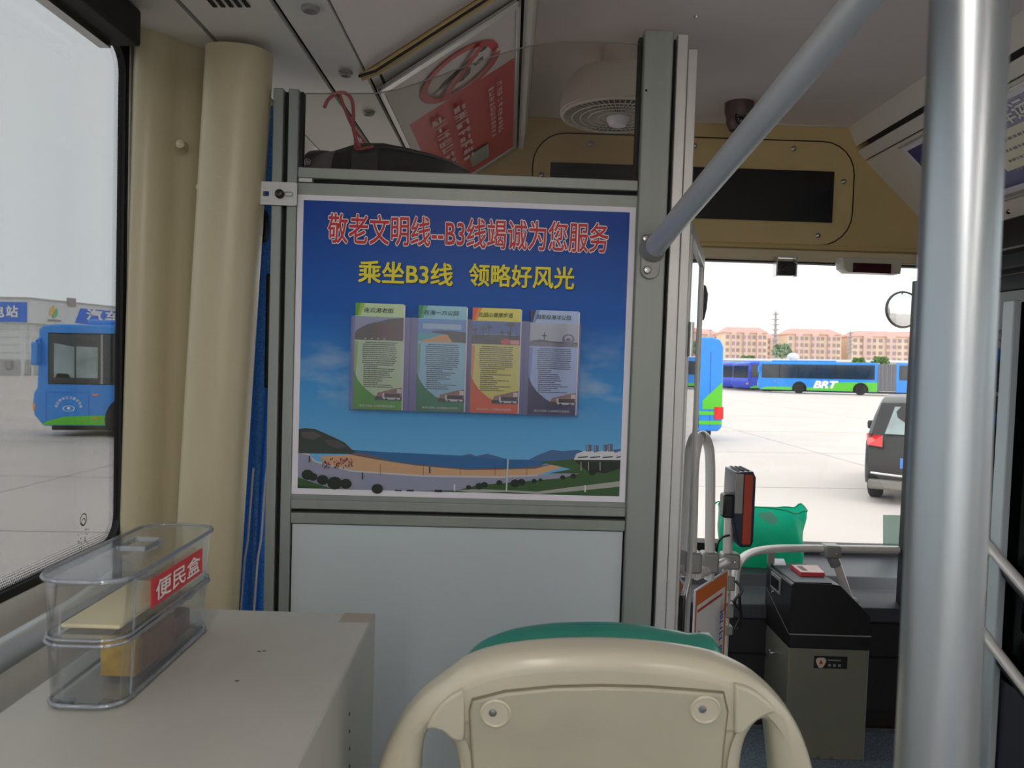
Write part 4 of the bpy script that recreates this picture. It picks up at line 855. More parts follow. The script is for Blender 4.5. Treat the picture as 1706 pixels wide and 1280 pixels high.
put('back_panel', fill([se(*p) for p in pan2], [], .010, MSt @ Matrix.Translation((0, 0, .002)), .003, 'back_panel', 3), 'seat_panel', st, smooth=True)
gus = [[(768, 1146), (774, 1152), (774, 1220), (766, 1228), (752, 1224), (738, 1212), (722, 1208), (712, 1206), (726, 1180), (748, 1158)], [(1222, 1136), (1240, 1140), (1262, 1152), (1288, 1178), (1270, 1186), (1250, 1200), (1236, 1214), (1224, 1216), (1221, 1206)]]
for g in gus: put('handle_gusset', fill([se(*p) for p in sm(g)], [], .010, MSt @ Matrix.Translation((0, 0, .0035)), .003, 'handle_gusset', 2), 'seat_beige', st, smooth=True)
for px, py in ((826, 1182), (1172, 1176)):
    c = se(px, py); Mq = MSt @ Matrix.Translation((c[0], c[1], .007))
    swl = part('screw_well', MB().lathe([(.0165, .001), (.0145, .0025), (.011, -.001), (.007, -.003), (.0001, -.003)], 24, Mq), 'seat_beige', st, smooth=True)
    part('screw', MB().lathe([(.0001, .003), (.004, .002), (.0055, -.002)], 14, Mq @ Matrix.Translation((-.003, .001, 0))), 'steel', swl, smooth=True)
cus = [(775, 1100), (800, 1076), (850, 1056), (910, 1046), (970, 1043), (1040, 1044), (1100, 1052), (1150, 1062), (1200, 1082), (1230, 1300), (1200, 1600), (800, 1600), (770, 1300)]
so2 = so + sn * .074
def se2(px, py): v = MStI @ PP(px, py, so2, sn); return (v.x, v.y)
put('cushion', fill([se2(*p) for p in sm(cus)], [], .05, MSt @ Matrix.Translation((0, 0, -.074)), .02, 'cushion', 4), 'seat_green', st, smooth=True, angle=60)
c = se(990, 1700); wz = (MSt @ Vector((c[0], c[1], 0)))
part('seat_pan', MB().box((c[0] - .21, wz.y - .02, FL + .40), (c[0] + .21, wz.y + .40, FL + .46)), 'seat_beige', st, bevel=.02, seg=3); part('seat_cushion', MB().box((c[0] - .19, wz.y + .04, FL + .46), (c[0] + .19, wz.y + .39, FL + .49)), 'seat_green', st, bevel=.012, seg=3)
part('pedestal', MB().box((c[0] - .14, wz.y + .05, FL), (c[0] + .14, wz.y + .30, FL + .40)), 'cabinet_grey', st, bevel=.01)
part('bracket', MB().box((c[0] - .16, wz.y - .03, FL + .30), (c[0] + .16, wz.y + .05, MSt.translation.z - .45)), 'seat_beige', st, bevel=.01)
# ---- driver's door leaf beside the right column
J = MP @ Vector((uR[4] + .004, .03, 0)); Ef = P(1163, 560, 2.15)
lv = (Vector((Ef.x, Ef.y, 0)) - Vector((J.x, J.y, 0))); LL = lv.length; lv.normalize()
ML_ = frame((J.x, J.y, 0), lv, (0, 0, 1))
dl = thing('driver_door', 'glossy glazed driver cabin door with aluminium frame seen edge-on', 'door', Matrix.Translation((J.x, J.y, FL + .02)))
lt = P(1158, 405, 1.9).z
part('pane', MB().box((.02, FL + .06, -.003), (LL - .02, lt - .02, .003), ML_), 'glass_leaf', dl)
for a, c in (((0, FL + .02), (.022, lt)), ((LL - .018, FL + .02), (LL, lt - .02)), ((0, lt - .03), (LL, lt)), ((0, FL + .02), (LL, FL + .06)), ((0, C0 - .62), (LL, C0 - .59))): part('frame_bar', MB().box((a[0], a[1], -.010), (c[0], c[1], .010), ML_), 'alu_light', dl, bevel=.002)
for zz in (P(1143, 565, 1.6).z, FL + .3): part('hinge', MB().tube([ML_ @ Vector((-.004, zz - .035, .014)), ML_ @ Vector((-.004, zz + .035, .014))], .006, 10), 'steel', dl, smooth=True)
part('lock', MB().box((.02, C0 - .60, .01), (.06, C0 - .50, .022), ML_), 'black_plastic', dl, bevel=.003)
# ---- gate with the fare notice, loop handle
GZ = C0 - .70
Ga, Gb = PZ(1159, 984, GZ), PZ(1213, 949, GZ)
gx = (Gb - Ga); gl_ = gx.length
MG = frame(Ga, gx, (0, 0, 1))
gs = thing('notice_board', 'white notice with orange border and black and blue Chinese writing on the gate', 'notice', MG @ Matrix.Translation((gl_ / 2, -.62, 0)))
part('board', MB().box((0, -.62, -.006), (gl_, 0, 0), MG), 'paper_white', gs)
pr = Print(.00025); oc = (226, 120, 56)
pr.rect(0.004, -.616, gl_ - .004, -.004, oc); pr.rect(.014, -.60, gl_ - .022, -.052, (238, 236, 232)); pr.rect(.02, -.075, gl_ - .05, -.066, (200, 70, 50)); pr.rect(gl_ - .06, -.60, gl_ - .056, -.09, (230, 160, 130))
for k in range(3): ring2(pr, .035, -.15 - k * .002, .012, .016, (200, 80, 70), 14)
for k in range(10): x_ = gl_ - .075 + random.uniform(0, .04); y_ = -.07 - random.uniform(0, .07); pr.rect(x_, y_, x_ + .012, y_ + .006, (206, 110, 60))
put('print', pr.mesh('print', MG), 'print', gs)
text('敬', MG @ Matrix.Translation((gl_ * .34, -.235, .016)), .085, .115, 'black_ink', gs, .03); text('老', MG @ Matrix.Translation((gl_ * .36, -.37, .016)), .085, .115, 'black_ink', gs, .03)
for k, ch in enumerate('连云港市公交集团'): text(ch, MG @ Matrix.Translation((gl_ * .68, -.13 - k * .058, .016)), .036, .042, 'blue_ink', gs, .02)
text('一', MG @ Matrix.Translation((gl_ * .14, -.30, .016)), .03, .01, 'red_ink', gs, .03)
# stanchion between gate and rail
sx_ = P(1213, 900, 2.66)
sp1 = thing('stanchion', 'white upright stanchion carrying the card reader', 'pole', (sx_.x, 2.66, FL))
part('tube', MB().tube([(sx_.x, 2.66, FL), (sx_.x, 2.66, P(1213, 845, 2.66).z)], .016, 18), 'rail_white', sp1, smooth=True)
part('floor_flange', MB().lathe([(.04, FL), (.04, FL + .008), (.02, FL + .016)], 20, Matrix.Translation((sx_.x, 2.66, 0))), 'clamp_grey', sp1, smooth=True)
cz_ = P(1218, 934, 2.66).z
clp = part('clamp', MB().cbox((sx_.x + .008, 2.66, cz_), (.062, .055, .055)), 'clamp_grey', sp1, bevel=.008); part('clamp_screw', MB().lathe([(.0001, .004), (.005, .003), (.006, 0)], 12, frame((sx_.x + .018, 2.632, cz_), (1, 0, 0), (0, 0, 1))), 'steel', clp, smooth=True)
for yy_, hh_ in ((970, .05), (1015, .05), (1048, .03)): c = P(1219, yy_, 2.66); part('pole_collar', MB().cbox((sx_.x + .004, 2.655, c.z), (.040, .04, hh_)), 'clamp_grey' if hh_ == .05 else 'alu', sp1, bevel=.004)
c = P(1222, 1010, 2.63); part('cable_bundle', MB().tube(smoothpath([(c.x, 2.62, c.z + .09), (c.x + .02, 2.61, c.z + .06), (c.x - .004, 2.61, c.z + .02), (c.x + .022, 2.61, c.z - .02), (c.x + .004, 2.61, c.z - .07), (c.x + .02, 2.61, c.z - .05), (c.x + .012, 2.61, c.z + .05)], 5), .005, 8), 'black_plastic', sp1, smooth=True)
# loop handle
lp = thing('loop_handle', 'white inverted U handle tube rising above the gate', 'handle', P(1170, 950, 2.42))
a = [P(*k) for k in ((1181, 966, 2.47), (1182, 950, 2.47), (1183, 850, 2.47), (1183, 770, 2.46), (1179, 738, 2.45), (1170, 726, 2.42), (1161, 742, 2.38), (1156, 780, 2.37), (1154, 860, 2.37), (1151, 945, 2.37), (1150, 962, 2.37))]
part('tube', MB().tube(smoothpath(a, 5), [.016] * (len(a) * 5 - 4), 16), 'rail_white', lp, smooth=True)
for px, d in ((1181, 2.47), (1152, 2.37)): c = P(px, 936, d); part('clamp', MB().cbox(c, (.055, .055, .065)), 'clamp_grey', lp, bevel=.008)
c = P(1170, 728, 2.40); part('top_cap', MB().ball(c, (.012, .012, .018), 12, 8), 'clamp_grey', lp, smooth=True)
b = MB().tube([P(1160, 958, 2.40), P(1190, 945, 2.5), P(1214, 936, 2.66)], .017, 16); solo('gate_bar', b, 'rail_white', 'short white horizontal bar joining the loop handle to the stanchion', 'bar', smooth=True)
# ---- card reader
RZ0, RZ1 = P(1240, 913, 2.62).z, P(1240, 786, 2.62).z; ra_, rb_ = P(1217, 850, 2.66), P(1261, 850, 2.60)
cr_ = thing('card_reader', 'navy card reader with an orange-red front edge on the stanchion', 'card reader', ((ra_.x + rb_.x) / 2, 2.62, RZ0))
rw = rb_.x - ra_.x; Mr = frame(((ra_.x + rb_.x) / 2, 2.62, (RZ0 + RZ1) / 2), (1, 0, 0), (0, 0, 1)); H2 = (RZ1 - RZ0) / 2
put('body', fill([(-rw / 2 + .002, H2 - .004), (-rw / 2, -H2 * .35), (-rw / 2 + .018, -H2 + .012), (-rw / 2 + .03, -H2), (rw / 2 - .008, -H2 + .002), (rw / 2, -H2 + .02), (rw / 2, H2 - .02), (rw / 2 - .01, H2)], [], .14, Mr @ Matrix.Translation((0, 0, -.07)), .006, 'body', 3), 'reader_navy', cr_, smooth=True)
put('red_face', fill(rrect(-.004, -H2 + .012, rw / 2 - .012, H2 - .010, .004), [], .006, Mr @ Matrix.Translation((0, 0, .001)), .001), 'reader_red', cr_)
put('grey_side', fill(rrect(-rw / 2 + .002, -H2 * .1, -.008, H2 - .008, .003), [], .004, Mr @ Matrix.Translation((0, 0, .0))), 'clamp_grey', cr_)
for k in range(3): part('top_slot', MB().cbox((Mr.translation.x - .018 + k * .016, 2.69, RZ1 + .001), (.006, .10, .003)), 'rubber', cr_)
a, e_ = P(1203, 822, 2.66), P(1222, 862, 2.66); part('bracket', MB().box((a.x, 2.635, e_.z), (e_.x + .01, 2.69, a.z)), 'black_plastic', cr_, bevel=.008)
part('cable', MB().tube(smoothpath([P(1216, 892, 2.62), P(1203, 896, 2.62), P(1195, 908, 2.62), P(1190, 922, 2.62)], 5), .004, 8), 'black_plastic', cr_, smooth=True)
# ---- front rail with clamp and strut
RYD = 3.10
fr_ = thing('front_rail', 'white curved guard rail with grey clamp running in front of the dashboard', 'rail', P(1300, 920, RYD))
a = [P(1224, 1000, 2.80), P(1225, 962, 2.82), P(1231, 938, 2.85), P(1250, 922, 2.96), P(1285, 915, 3.05), P(1330, 914, 3.10), P(1420, 915, 3.10), P(1530, 917, 3.10)]
part('tube', MB().tube(smoothpath(a, 6), .0155, 18), 'rail_white', fr_, smooth=True)
c = P(1384, 917, RYD); c2 = P(1390, 936, RYD - .01); clp = part('clamp', MB().box((c.x - .033, RYD - .03, c.z - .028), (c.x + .033, RYD + .03, c.z + .024)), 'clamp_grey', fr_, bevel=.008); part('clamp_screw', MB().lathe([(.0001, .004), (.005, .003), (.006, 0)], 12, frame((c2.x, RYD - .031, c.z - .008), (1, 0, 0), (0, 0, 1))), 'steel', clp, smooth=True)
part('clamp_sleeve', MB().tube([c + Vector((.004, 0, -.02)), P(1393, 942, RYD)], .023, 16), 'clamp_grey', fr_, smooth=True)
part('strut', MB().tube(smoothpath([P(1388, 925, RYD), P(1398, 950, RYD), P(1410, 985, RYD), P(1420, 1010, RYD + .01)], 5), .0165, 16), 'rail_white', fr_, smooth=True)
c = P(1421, 1011, 3.09); part('strut_flange', MB().lathe([(.035, -.002), (.035, .008), (.02, .016)], 18, frame((c.x, 3.10, c.z), (1, 0, 0), (0, 0, 1))), 'rail_white', fr_, smooth=True)
c = P(1286, 925, 3.04); part('tab', MB().cbox((c.x, 3.05, c.z - .012), (.028, .012, .05)), 'clamp_grey', fr_, bevel=.003)
# ---- fare box
fz = FL; Fd = 2.80; fa, fb = P(1309, 1200, Fd), P(1446, 1100, Fd)
x0, x1 = fa.x, fb.x; yb_ = Fd + .27
zs1 = P(1380, 1058, Fd).z; zs0 = P(1380, 1082, Fd).z; zt_ = P(1355, 973, Fd).z
fb_ = thing('fare_box', 'grey steel fare box with black chamfered head beside the dashboard', 'fare box', ((x0 + x1) / 2, Fd + .13, fz))
part('body', MB().box((x0, Fd, fz), (x1, yb_, zs0)), 'fare_grey', fb_, bevel=.003)
# head: seam rises towards the back on the left side, right shoulder chamfered
k_ = P(1397, 976, Fd).x; zc = P(1447, 1028, Fd).z
prof = [(x0 - .003, zs0), (x1 + .003, zs0), (x1 + .003, zc), (k_ + .006, zt_ - .003), (k_ - .02, zt_), (x0 + .012, zt_ + .002), (x0 - .003, zt_ - .006)]
b = MB().add([(x_, y_, z_) for y_ in (Fd - .004, yb_ + .003) for x_, z_ in prof], [tuple(range(7)), tuple(range(7, 14))] + [(i, (i + 1) % 7, 7 + (i + 1) % 7, 7 + i) for i in range(7)])
part('head', b, 'fare_black', fb_, bevel=.004)
part('top_plate', MB().box((x0 + .008, Fd + .004, zt_ + .0), (k_ - .022, yb_ - .002, zt_ + .004)), 'dash_grey', fb_, bevel=.0015)
part('head_seam', MB().box((x0 - .004, Fd - .006, zs1 - .002), (x1 + .004, Fd - .003, zs1 + .002)), 'clamp_grey', fb_)
part('edge_line', MB().box((x1 - .002, Fd - .003, fz), (x1 + .001, Fd + .002, zs0)), 'clamp_grey', fb_)
part('side_door_seam', MB().add([(x0 - .0045, yb_ - .01, zs1 + .09), (x0 - .0045, yb_ - .01, zs1 + .094), (x0 - .0045, Fd, zs1 + .002), (x0 - .0045, Fd, zs1 - .002)], [(0, 1, 2, 3)]), 'clamp_grey', fb_)
a, e_ = PX(1286, 948, x0 - .004), PX(1301, 975, x0 - .004)
vwf = part('viewing_frame', MB().box((x0 - .008, min(a.y, e_.y), zt_ - .075), (x0 - .002, max(a.y, e_.y), zt_ - .012)), 'clamp_grey', fb_, bevel=.002); part('viewing_window', MB().box((x0 - .010, min(a.y, e_.y) + .012, zt_ - .064), (x0 - .007, max(a.y, e_.y) - .012, zt_ - .024)), 'screen_black', vwf)
c = PX(1296, 1088, x0); part('key', MB().tube([(x0 + .005, c.y, c.z), (x0 - .03, c.y, c.z)], .004, 10).cbox((x0 - .032, c.y, c.z), (.006, .006, .026)), 'steel', fb_, bevel=.001)
c = PX(1288, 985, x0 - .004); part('lock', MB().lathe([(.0001, .006), (.008, .006), (.009, 0)], 14, frame((x0 - .004, c.y, c.z), (0, -1, 0), (0, 0, 1))), 'steel', fb_, smooth=True)
a, e_ = P(1357, 1093, Fd - .002), P(1411, 1115, Fd - .002); npl = part('name_plate', MB().box((a.x, Fd - .003, e_.z), (e_.x, Fd, a.z)), 'black_plastic', fb_, bevel=.0006)
pr = Print(.0002); w_ = e_.x - a.x; h_ = a.z - e_.z
pr.poly([(-w_ * .30 + h_ * .40 * math.cos(R_(90 + 20 * k)) * (1 - .12 * math.cos(R_(60 * k))), h_ * .43 * math.sin(R_(90 + 20 * k)) * (1 - .12 * math.cos(R_(60 * k)))) for k in range(18)], (206, 186, 170))
pr.poly([(-w_ * .36, -h_ * .15), (-w_ * .24, -h_ * .15), (-w_ * .26, .0), (-w_ * .30, h_ * .22), (-w_ * .34, 0)], (180, 66, 50))
pr.rect(-w_ * .1, h_ * .15, w_ * .3, h_ * .24, (150, 146, 136))
for k in range(3): pr.rect(-w_ * .08 + k * w_ * .15, -h_ * .32, w_ * .0 + k * w_ * .15, -h_ * .12, (150, 146, 136))
put('plate_print', pr.mesh('plate_print', frame(((a.x + e_.x) / 2, Fd - .0032, (a.z + e_.z) / 2), (1, 0, 0), (0, 0, 1))), 'print', npl)
for px, py in ((1363, 1271), (1385, 1274)): c = P(px, py, Fd); part('screw', MB().lathe([(.0001, .004), (.005, .003), (.006, 0)], 12, frame((c.x, Fd, max(c.z, FL + .008)), (1, 0, 0), (0, 0, 1))), 'steel', fb_, smooth=True)
def onpl(px, py): return PZ(px, py, zt_ + .004)
pts = [onpl(*k) for k in ((1283, 931), (1306, 932), (1310, 943), (1289, 942))]
b = MB().prism([(v.x, v.y) for v in pts], zt_ + .0042, zt_ + .0055); solo('fare_slip', b, 'paper_white', 'small white paper slip lying on top of the fare box', 'paper')
pts = [onpl(*k) for k in ((1317, 947), (1362, 948), (1374, 961), (1334, 960))]
pd = thing('pink_notepad', 'pink notepad lying on top of the fare box', 'notepad', (pts[0] + pts[2]) / 2)
part('pad', MB().prism([(v.x, v.y) for v in pts], zt_ + .0042, zt_ + .018), 'pink_pad', pd); cm = (pts[0] + pts[2]) / 2
part('top_sheet', MB().prism([(cm.x + (v.x - cm.x) * .96, cm.y + (v.y - cm.y) * .96) for v in pts], zt_ + .018, zt_ + .0186), 'pad_paper', pd)
part('mark', MB().cbox((cm.x - .02, cm.y + .0, zt_ + .019), (.02, .06, .0006)), 'dark_red', pd)
# ---- green bag on the dashboard
gd = 3.40; bz = C0 - .885
gl0 = [(1193, 846), (1230, 842), (1255, 838), (1275, 843), (1290, 838), (1312, 845), (1336, 853)]
bgx0, bgx1 = P(1196, 900, gd).x, P(1337, 900, gd).x
rings = []
for j in range(9):
    t = j / 8; ring = []
    for i in range(32):
        a = 2 * math.pi * i / 32; cx_ = (bgx0 + bgx1) / 2; ex = (bgx1 - bgx0) / 2; sq = lambda v: math.copysign(abs(v) ** .45, v)
        x_ = cx_ + ex * sq(math.cos(a)) * (.93 + .07 * t); y_ = gd + .085 * sq(math.sin(a)) * (1 - .35 * t)
        top_ = P(1265, 846, gd).z - bz + .010 * math.sin(a * 3 + 1) + .006 * math.sin(a * 7)
        ring.append(Vector((x_ + .004 * math.sin(9 * t + a * 2), y_ + .008 * math.sin(a * 5 + t * 6), bz + .001 + t * top_)))
    rings.append(ring)
bgn = thing('green_bag', 'bright green plastic bag standing on the dashboard', 'bag', ((bgx0 + bgx1) / 2, gd, bz))
bb = MB().loft(rings, False); bb.add(rings[0], [tuple(range(32))]); o = part('body', bb, 'bag_green', bgn, smooth=True, angle=180)
part('rim_fold', MB().tube([v + Vector((0, 0, .001)) for v in rings[-1]] + [rings[-1][0]], .003, 6), 'bag_green', bgn, smooth=True)
fz_ = P(1275, 868, gd - .07); part('crease', MB().add([P(1262, 856, gd - .082), P(1285, 852, gd - .082), P(1297, 866, gd - .082), P(1290, 876, gd - .084), P(1270, 866, gd - .084)], [(0, 1, 2, 3, 4)]), mat('bag_pale', (150, 226, 204), .3, trans=.3), bgn)
part('handle', MB().tube(smoothpath([P(1190, 856, gd - .06), P(1190, 842, gd - .06), P(1198, 836, gd - .06), P(1206, 846, gd - .06)], 5), .003, 6), 'bag_green', bgn, smooth=True)
# ---- notice stuck on the windscreen corner
wn = (wb - wt); wn = Vector((0, -wn.z, wn.y)).normalized()
if wn.y > 0: wn = -wn
W_ = lambda px, py: PP(px, py, wt + wn * .003, wn)
pts = [W_(1471, 858), W_(1512, 859), W_(1512, 940), W_(1471, 938)]
b = MB().add(pts + [p_ + wn * .001 for p_ in pts], [(0, 1, 2, 3), (4, 5, 6, 7), (0, 1, 5, 4), (1, 2, 6, 5), (2, 3, 7, 6), (3, 0, 4, 7)])
glass('film_green', (.62, .72, .68), .5, haze=.35, hazecol=(150, 176, 166)); solo('window_sticker', b, 'film_green', 'pale green translucent sticker in the lower right corner of the windscreen', 'sticker')
# ---- outside mirrors
c = P(1505, 516, 3.75); rm = thing('round_mirror', 'round convex outside mirror at the right edge of the windscreen', 'mirror', (c.x, 3.75, c.z - .09)); rmw = .088
Mm = frame(c, (1, 0, 0), (0, .15, 1)); Mm = frame(c, (1, .1, 0), (0, 0.05, 1))
part('glass', MB().lathe([(.0001, .014), (rmw * .4, .012), (rmw * .75, .006), (rmw * .96, -.002)], 32, Mm), 'mirror', rm, smooth=True); part('rim', MB().lathe([(rmw * .95, 0), (rmw, .004), (rmw * 1.03, -.006), (rmw * .8, -.03), (.02, -.05)], 32, Mm), 'black_plastic', rm, smooth=True)
part('arm', MB().tube(smoothpath([c + Vector((0, .05, 0)), c + Vector((.16, .08, .1)), c + Vector((.30, -.1, .42)), c + Vector((.3, -.35, .5))], 4), .014, 10), 'black_plastic', rm, smooth=True)
c = P(1175, 500, 3.9); lm_ = thing('wing_mirror', 'slim black outside mirror seen edge-on at the left of the windscreen', 'mirror', (c.x, 3.9, c.z - .1))
zt2, zb2 = P(1175, 474, 3.9).z, P(1175, 535, 3.9).z
b = MB().add([(c.x - .05 + x_, 3.9 + y_, z_) for y_ in (-.03, .03) for x_, z_ in ((0, zt2), (.045, zt2 - .006), (.058, zt2 - .05), (.054, zb2 + .06), (.042, zb2), (0, zb2 + .02))], [tuple(range(6)), tuple(range(6, 12))] + [(i, (i + 1) % 6, 6 + (i + 1) % 6, 6 + i) for i in range(6)])
part('housing', b, 'black_plastic', lm_, bevel=.006); part('arm', MB().tube([(c.x - .03, 3.9, zt2), (c.x - .1, 3.8, zt2 + .12), (c.x - .2, 3.4, C0 + .5)], .012, 10), 'black_plastic', lm_, smooth=True)
# ---- right front door with its rails
dr = sroot('door_1')
xd = XR + .0
MD = frame((xd, 0, 0), (0, -1, 0), (0, 0, 1))               # x towards the rear, facing the cabin
def leaf(ya, yb2, z0, z1):
    part('leaf_frame', MB().box((xd - .018, ya, z0), (xd + .018, ya + .03, z1)), 'black_matte', dr, bevel=.003); part('leaf_frame', MB().box((xd - .018, yb2 - .03, z0), (xd + .018, yb2, z1)), 'black_matte', dr, bevel=.003)
    part('leaf_frame', MB().box((xd - .018, ya, z0), (xd + .018, yb2, z0 + .05)), 'black_matte', dr, bevel=.003); part('leaf_frame', MB().box((xd - .018, ya, z1 - .05), (xd + .018, yb2, z1)), 'black_matte', dr, bevel=.003)
    part('pane', MB().box((xd - .003, ya + .02, z0 + .04), (xd + .003, yb2 - .02, z1 - .04)), 'glass_door_dark', dr)
z0d, z1d = FL + .02, C0 + .31
leaf(1.72, 2.30, z0d, z1d); leaf(2.31, 2.89, z0d, z1d)
part('door_head', MB().box((xd - .10, 1.72, z1d + .005), (xd + .02, 2.90, C0 + .465)), 'black_matte', dr, bevel=.006)
part('door_motor', MB().box((xd - .16, 1.9, C0 + .36), (xd - .05, 2.5, C0 + .455)), 'black_plastic', dr, bevel=.006)
c = PX(1685, 520, xd - .02); c2_ = PX(1676, 900, xd - .02)
ys = PX(1684, 640, xd - .022).y; part('light_post', MB().box((xd - .045, ys - .030, FL + .02), (xd - .020, ys + .028, PX(1685, 502, xd - .02).z)), 'panel_white', dr, bevel=.004)
ys2 = PX(1649, 700, xd - .03).y
c = PX(1651, 600, xd - .05); part('pull_handle', MB().tube([(xd - .02, c.y, PX(1651, 562, xd - .05).z), (xd - .05, c.y, PX(1651, 565, xd - .05).z), (xd - .05, c.y, PX(1650, 655, xd - .05).z), (xd - .02, c.y, PX(1650, 657, xd - .05).z)], .007, 10), 'rail_white', dr, smooth=True)
c = PX(1638, 950, xd - .03); part('edge_post', MB().box((xd - .04, c.y - .012, PX(1638, 985, xd - .03).z), (xd - .02, c.y + .012, PX(1641, 820, xd - .03).z)), 'rail_white', dr, bevel=.003)
part('kick_panel', MB().box((xd - .014, 1.78, FL + .04), (xd - .006, 2.86, PX(1680, 1140, xd - .01).z)), 'dash_grey', dr)
for k, (pa, pb) in enumerate((((1618, 878), (1712, 985)), ((1608, 1018), (1712, 1152)))):
    a, e_ = PX(pa[0], pa[1], xd - .06), PX(pb[0], pb[1], xd - .06)
    d_ = (e_ - a).normalized()
    rl_ = thing('door_rail', '%s slanting white grab rail on the right front door' % ('upper', 'lower')[k], 'grab rail', a)
    part('tube', MB().tube([a - d_ * .10, a, e_, e_ + d_ * .18], .0165, 16), 'rail_white', rl_, smooth=True)
    for p_ in (a - d_ * .08, e_ + d_ * .16): part('standoff', MB().tube([p_, Vector((xd - .018, p_.y, p_.z))], .011, 12), 'black_plastic', rl_, smooth=True)
    part('back_strip', MB().tube([a - d_ * .1 + Vector((.04, 0, -.055)), e_ + d_ * .18 + Vector((.04, 0, -.055))], .020, 8), 'rubber', rl_)
# ---- poster on the right slope
o1 = Vector((1.378, 0, C0 + .800)); u1 = Vector((.252, 0, -.240)).normalized(); n1 = Vector((-u1.z * -1 * -1, 0, 0)); n1 = Vector((u1.z, 0, -u1.x))
def sr(px, py): p_ = PP(px, py, o1 + n1 * .002, n1); return (-p_.y, -(p_ - o1).dot(u1))
MR = frame(o1 + n1 * .001, (0, -1, 0), -u1)
if (MR.to_3x3() @ Vector((0, 0, 1))).dot(n1) < 0: print('RIGHT SIGN FLIP')
f0 = sr(1490, 236); xa0 = f0[0]; ya1 = -.018; ya0 = -.325; xa1 = -1.55
rp_ = thing('service_notice', 'long white notice with blue bands on the right sloping ceiling panel', 'notice', MR)
part('board', MB().box((xa0, ya0, 0), (xa1, ya1, .002)), 'paper_white', rp_, local=True); part('edge_trim', MB().box((xa0 - .006, ya0 - .010, 0), (xa1, ya0, .006)), 'alu_light', rp_, local=True); part('edge_trim', MB().box((xa0 - .006, ya1, 0), (xa1, ya1 + .008, .006)), 'alu_light', rp_, local=True)
pr = Print(.0002); Hn = ya1 - ya0
pr.rect(xa0 + .02, ya0 + .02, xa1 - .02, ya1 - .02, (230, 226, 200)); pr.rect(xa0 + .02, ya0 + .02, xa0 + .36, ya1 - .02, (58, 66, 130)); pr.rect(xa0 + .36, ya1 - .10, xa1 - .02, ya1 - .02, (138, 138, 168)); pr.rect(xa0 + .36, ya0 + .02, xa1 - .02, ya0 + .075, (62, 72, 140)); n0 = len(pr.polys)
for r_i in range(4):
    x_ = xa0 + .40; yy = ya1 - .13 - r_i * .035
    while x_ < xa1 - .06: g = random.uniform(.008, .02); pr.rect(x_, yy - .005, x_ + g, yy + .004, (130, 128, 130)); x_ += g + .006
put('print', pr.mesh('print', Matrix.Translation((0, 0, .002)), n0), 'print_gloss', rp_, local=True)
t1, t2 = sr(1684, 160), sr(1706, 140)
for ch, px, py in (('车', 1662, 176), ('运', 1683, 161), ('营', 1704, 140)):
    c = sr(px, py); text(ch, Matrix.Translation((c[0], ya1 - .06, .0042)), .062, .058, 'white_ink', rp_, .02, local=True)
c = PP(1681, 353, Vector((1.642, 0, C0 + .51)), Vector((-1, 0, -.2)).normalized()); part('screw', MB().lathe([(.0001, .008), (.007, .006), (.009, 0)], 14, frame(c, (0, -1, 0), (.2, 0, 1))), 'steel', rp_, smooth=True)
# ================================================================== outside: the bus yard
b = MB().add([(-320, -60, 0), (320, -60, 0), (320, 520, 0), (-320, 520, 0), (-320, -60, -.3), (320, -60, -.3), (320, 520, -.3), (-320, 520, -.3)], [(0, 1, 2, 3), (4, 5, 6, 7), (0, 1, 5, 4), (1, 2, 6, 5), (2, 3, 7, 6), (3, 0, 4, 7)])
me = b.mesh('ground', ML); gr = put('ground', me, 'concrete_lot', None, kind='structure', label='pale concrete bus parking lot')
for x_ in (-24, -16, -8, 8, 16): part('slab_joint', MB().box((x_, -20, .0), (x_ + .03, 90, .002), ML), 'lot_joint', gr)
for y_ in (5, 9.5, 14, 20, 27, 36): part('slab_joint', MB().box((-60, y_, .0), (60, y_ + .03, .002), ML), 'lot_joint', gr)
def wheel(parent, M, x_, r=.48):
    ty = part('tyre', MB().lathe([(r * .55, -.02), (r * .9, -.03), (r, .03), (r, .22), (r * .9, .28)], 26, M @ frame((x_, 0, r), (1, 0, 0), (0, 0, 1))), 'tyre', parent, smooth=True)
    part('wheel_rim', MB().lathe([(.0001, .02), (r * .25, .03), (r * .5, -.01), (r * .58, -.025)], 20, M @ frame((x_, 0, r), (1, 0, 0), (0, 0, 1))), 'wheel_grey', ty, smooth=True)
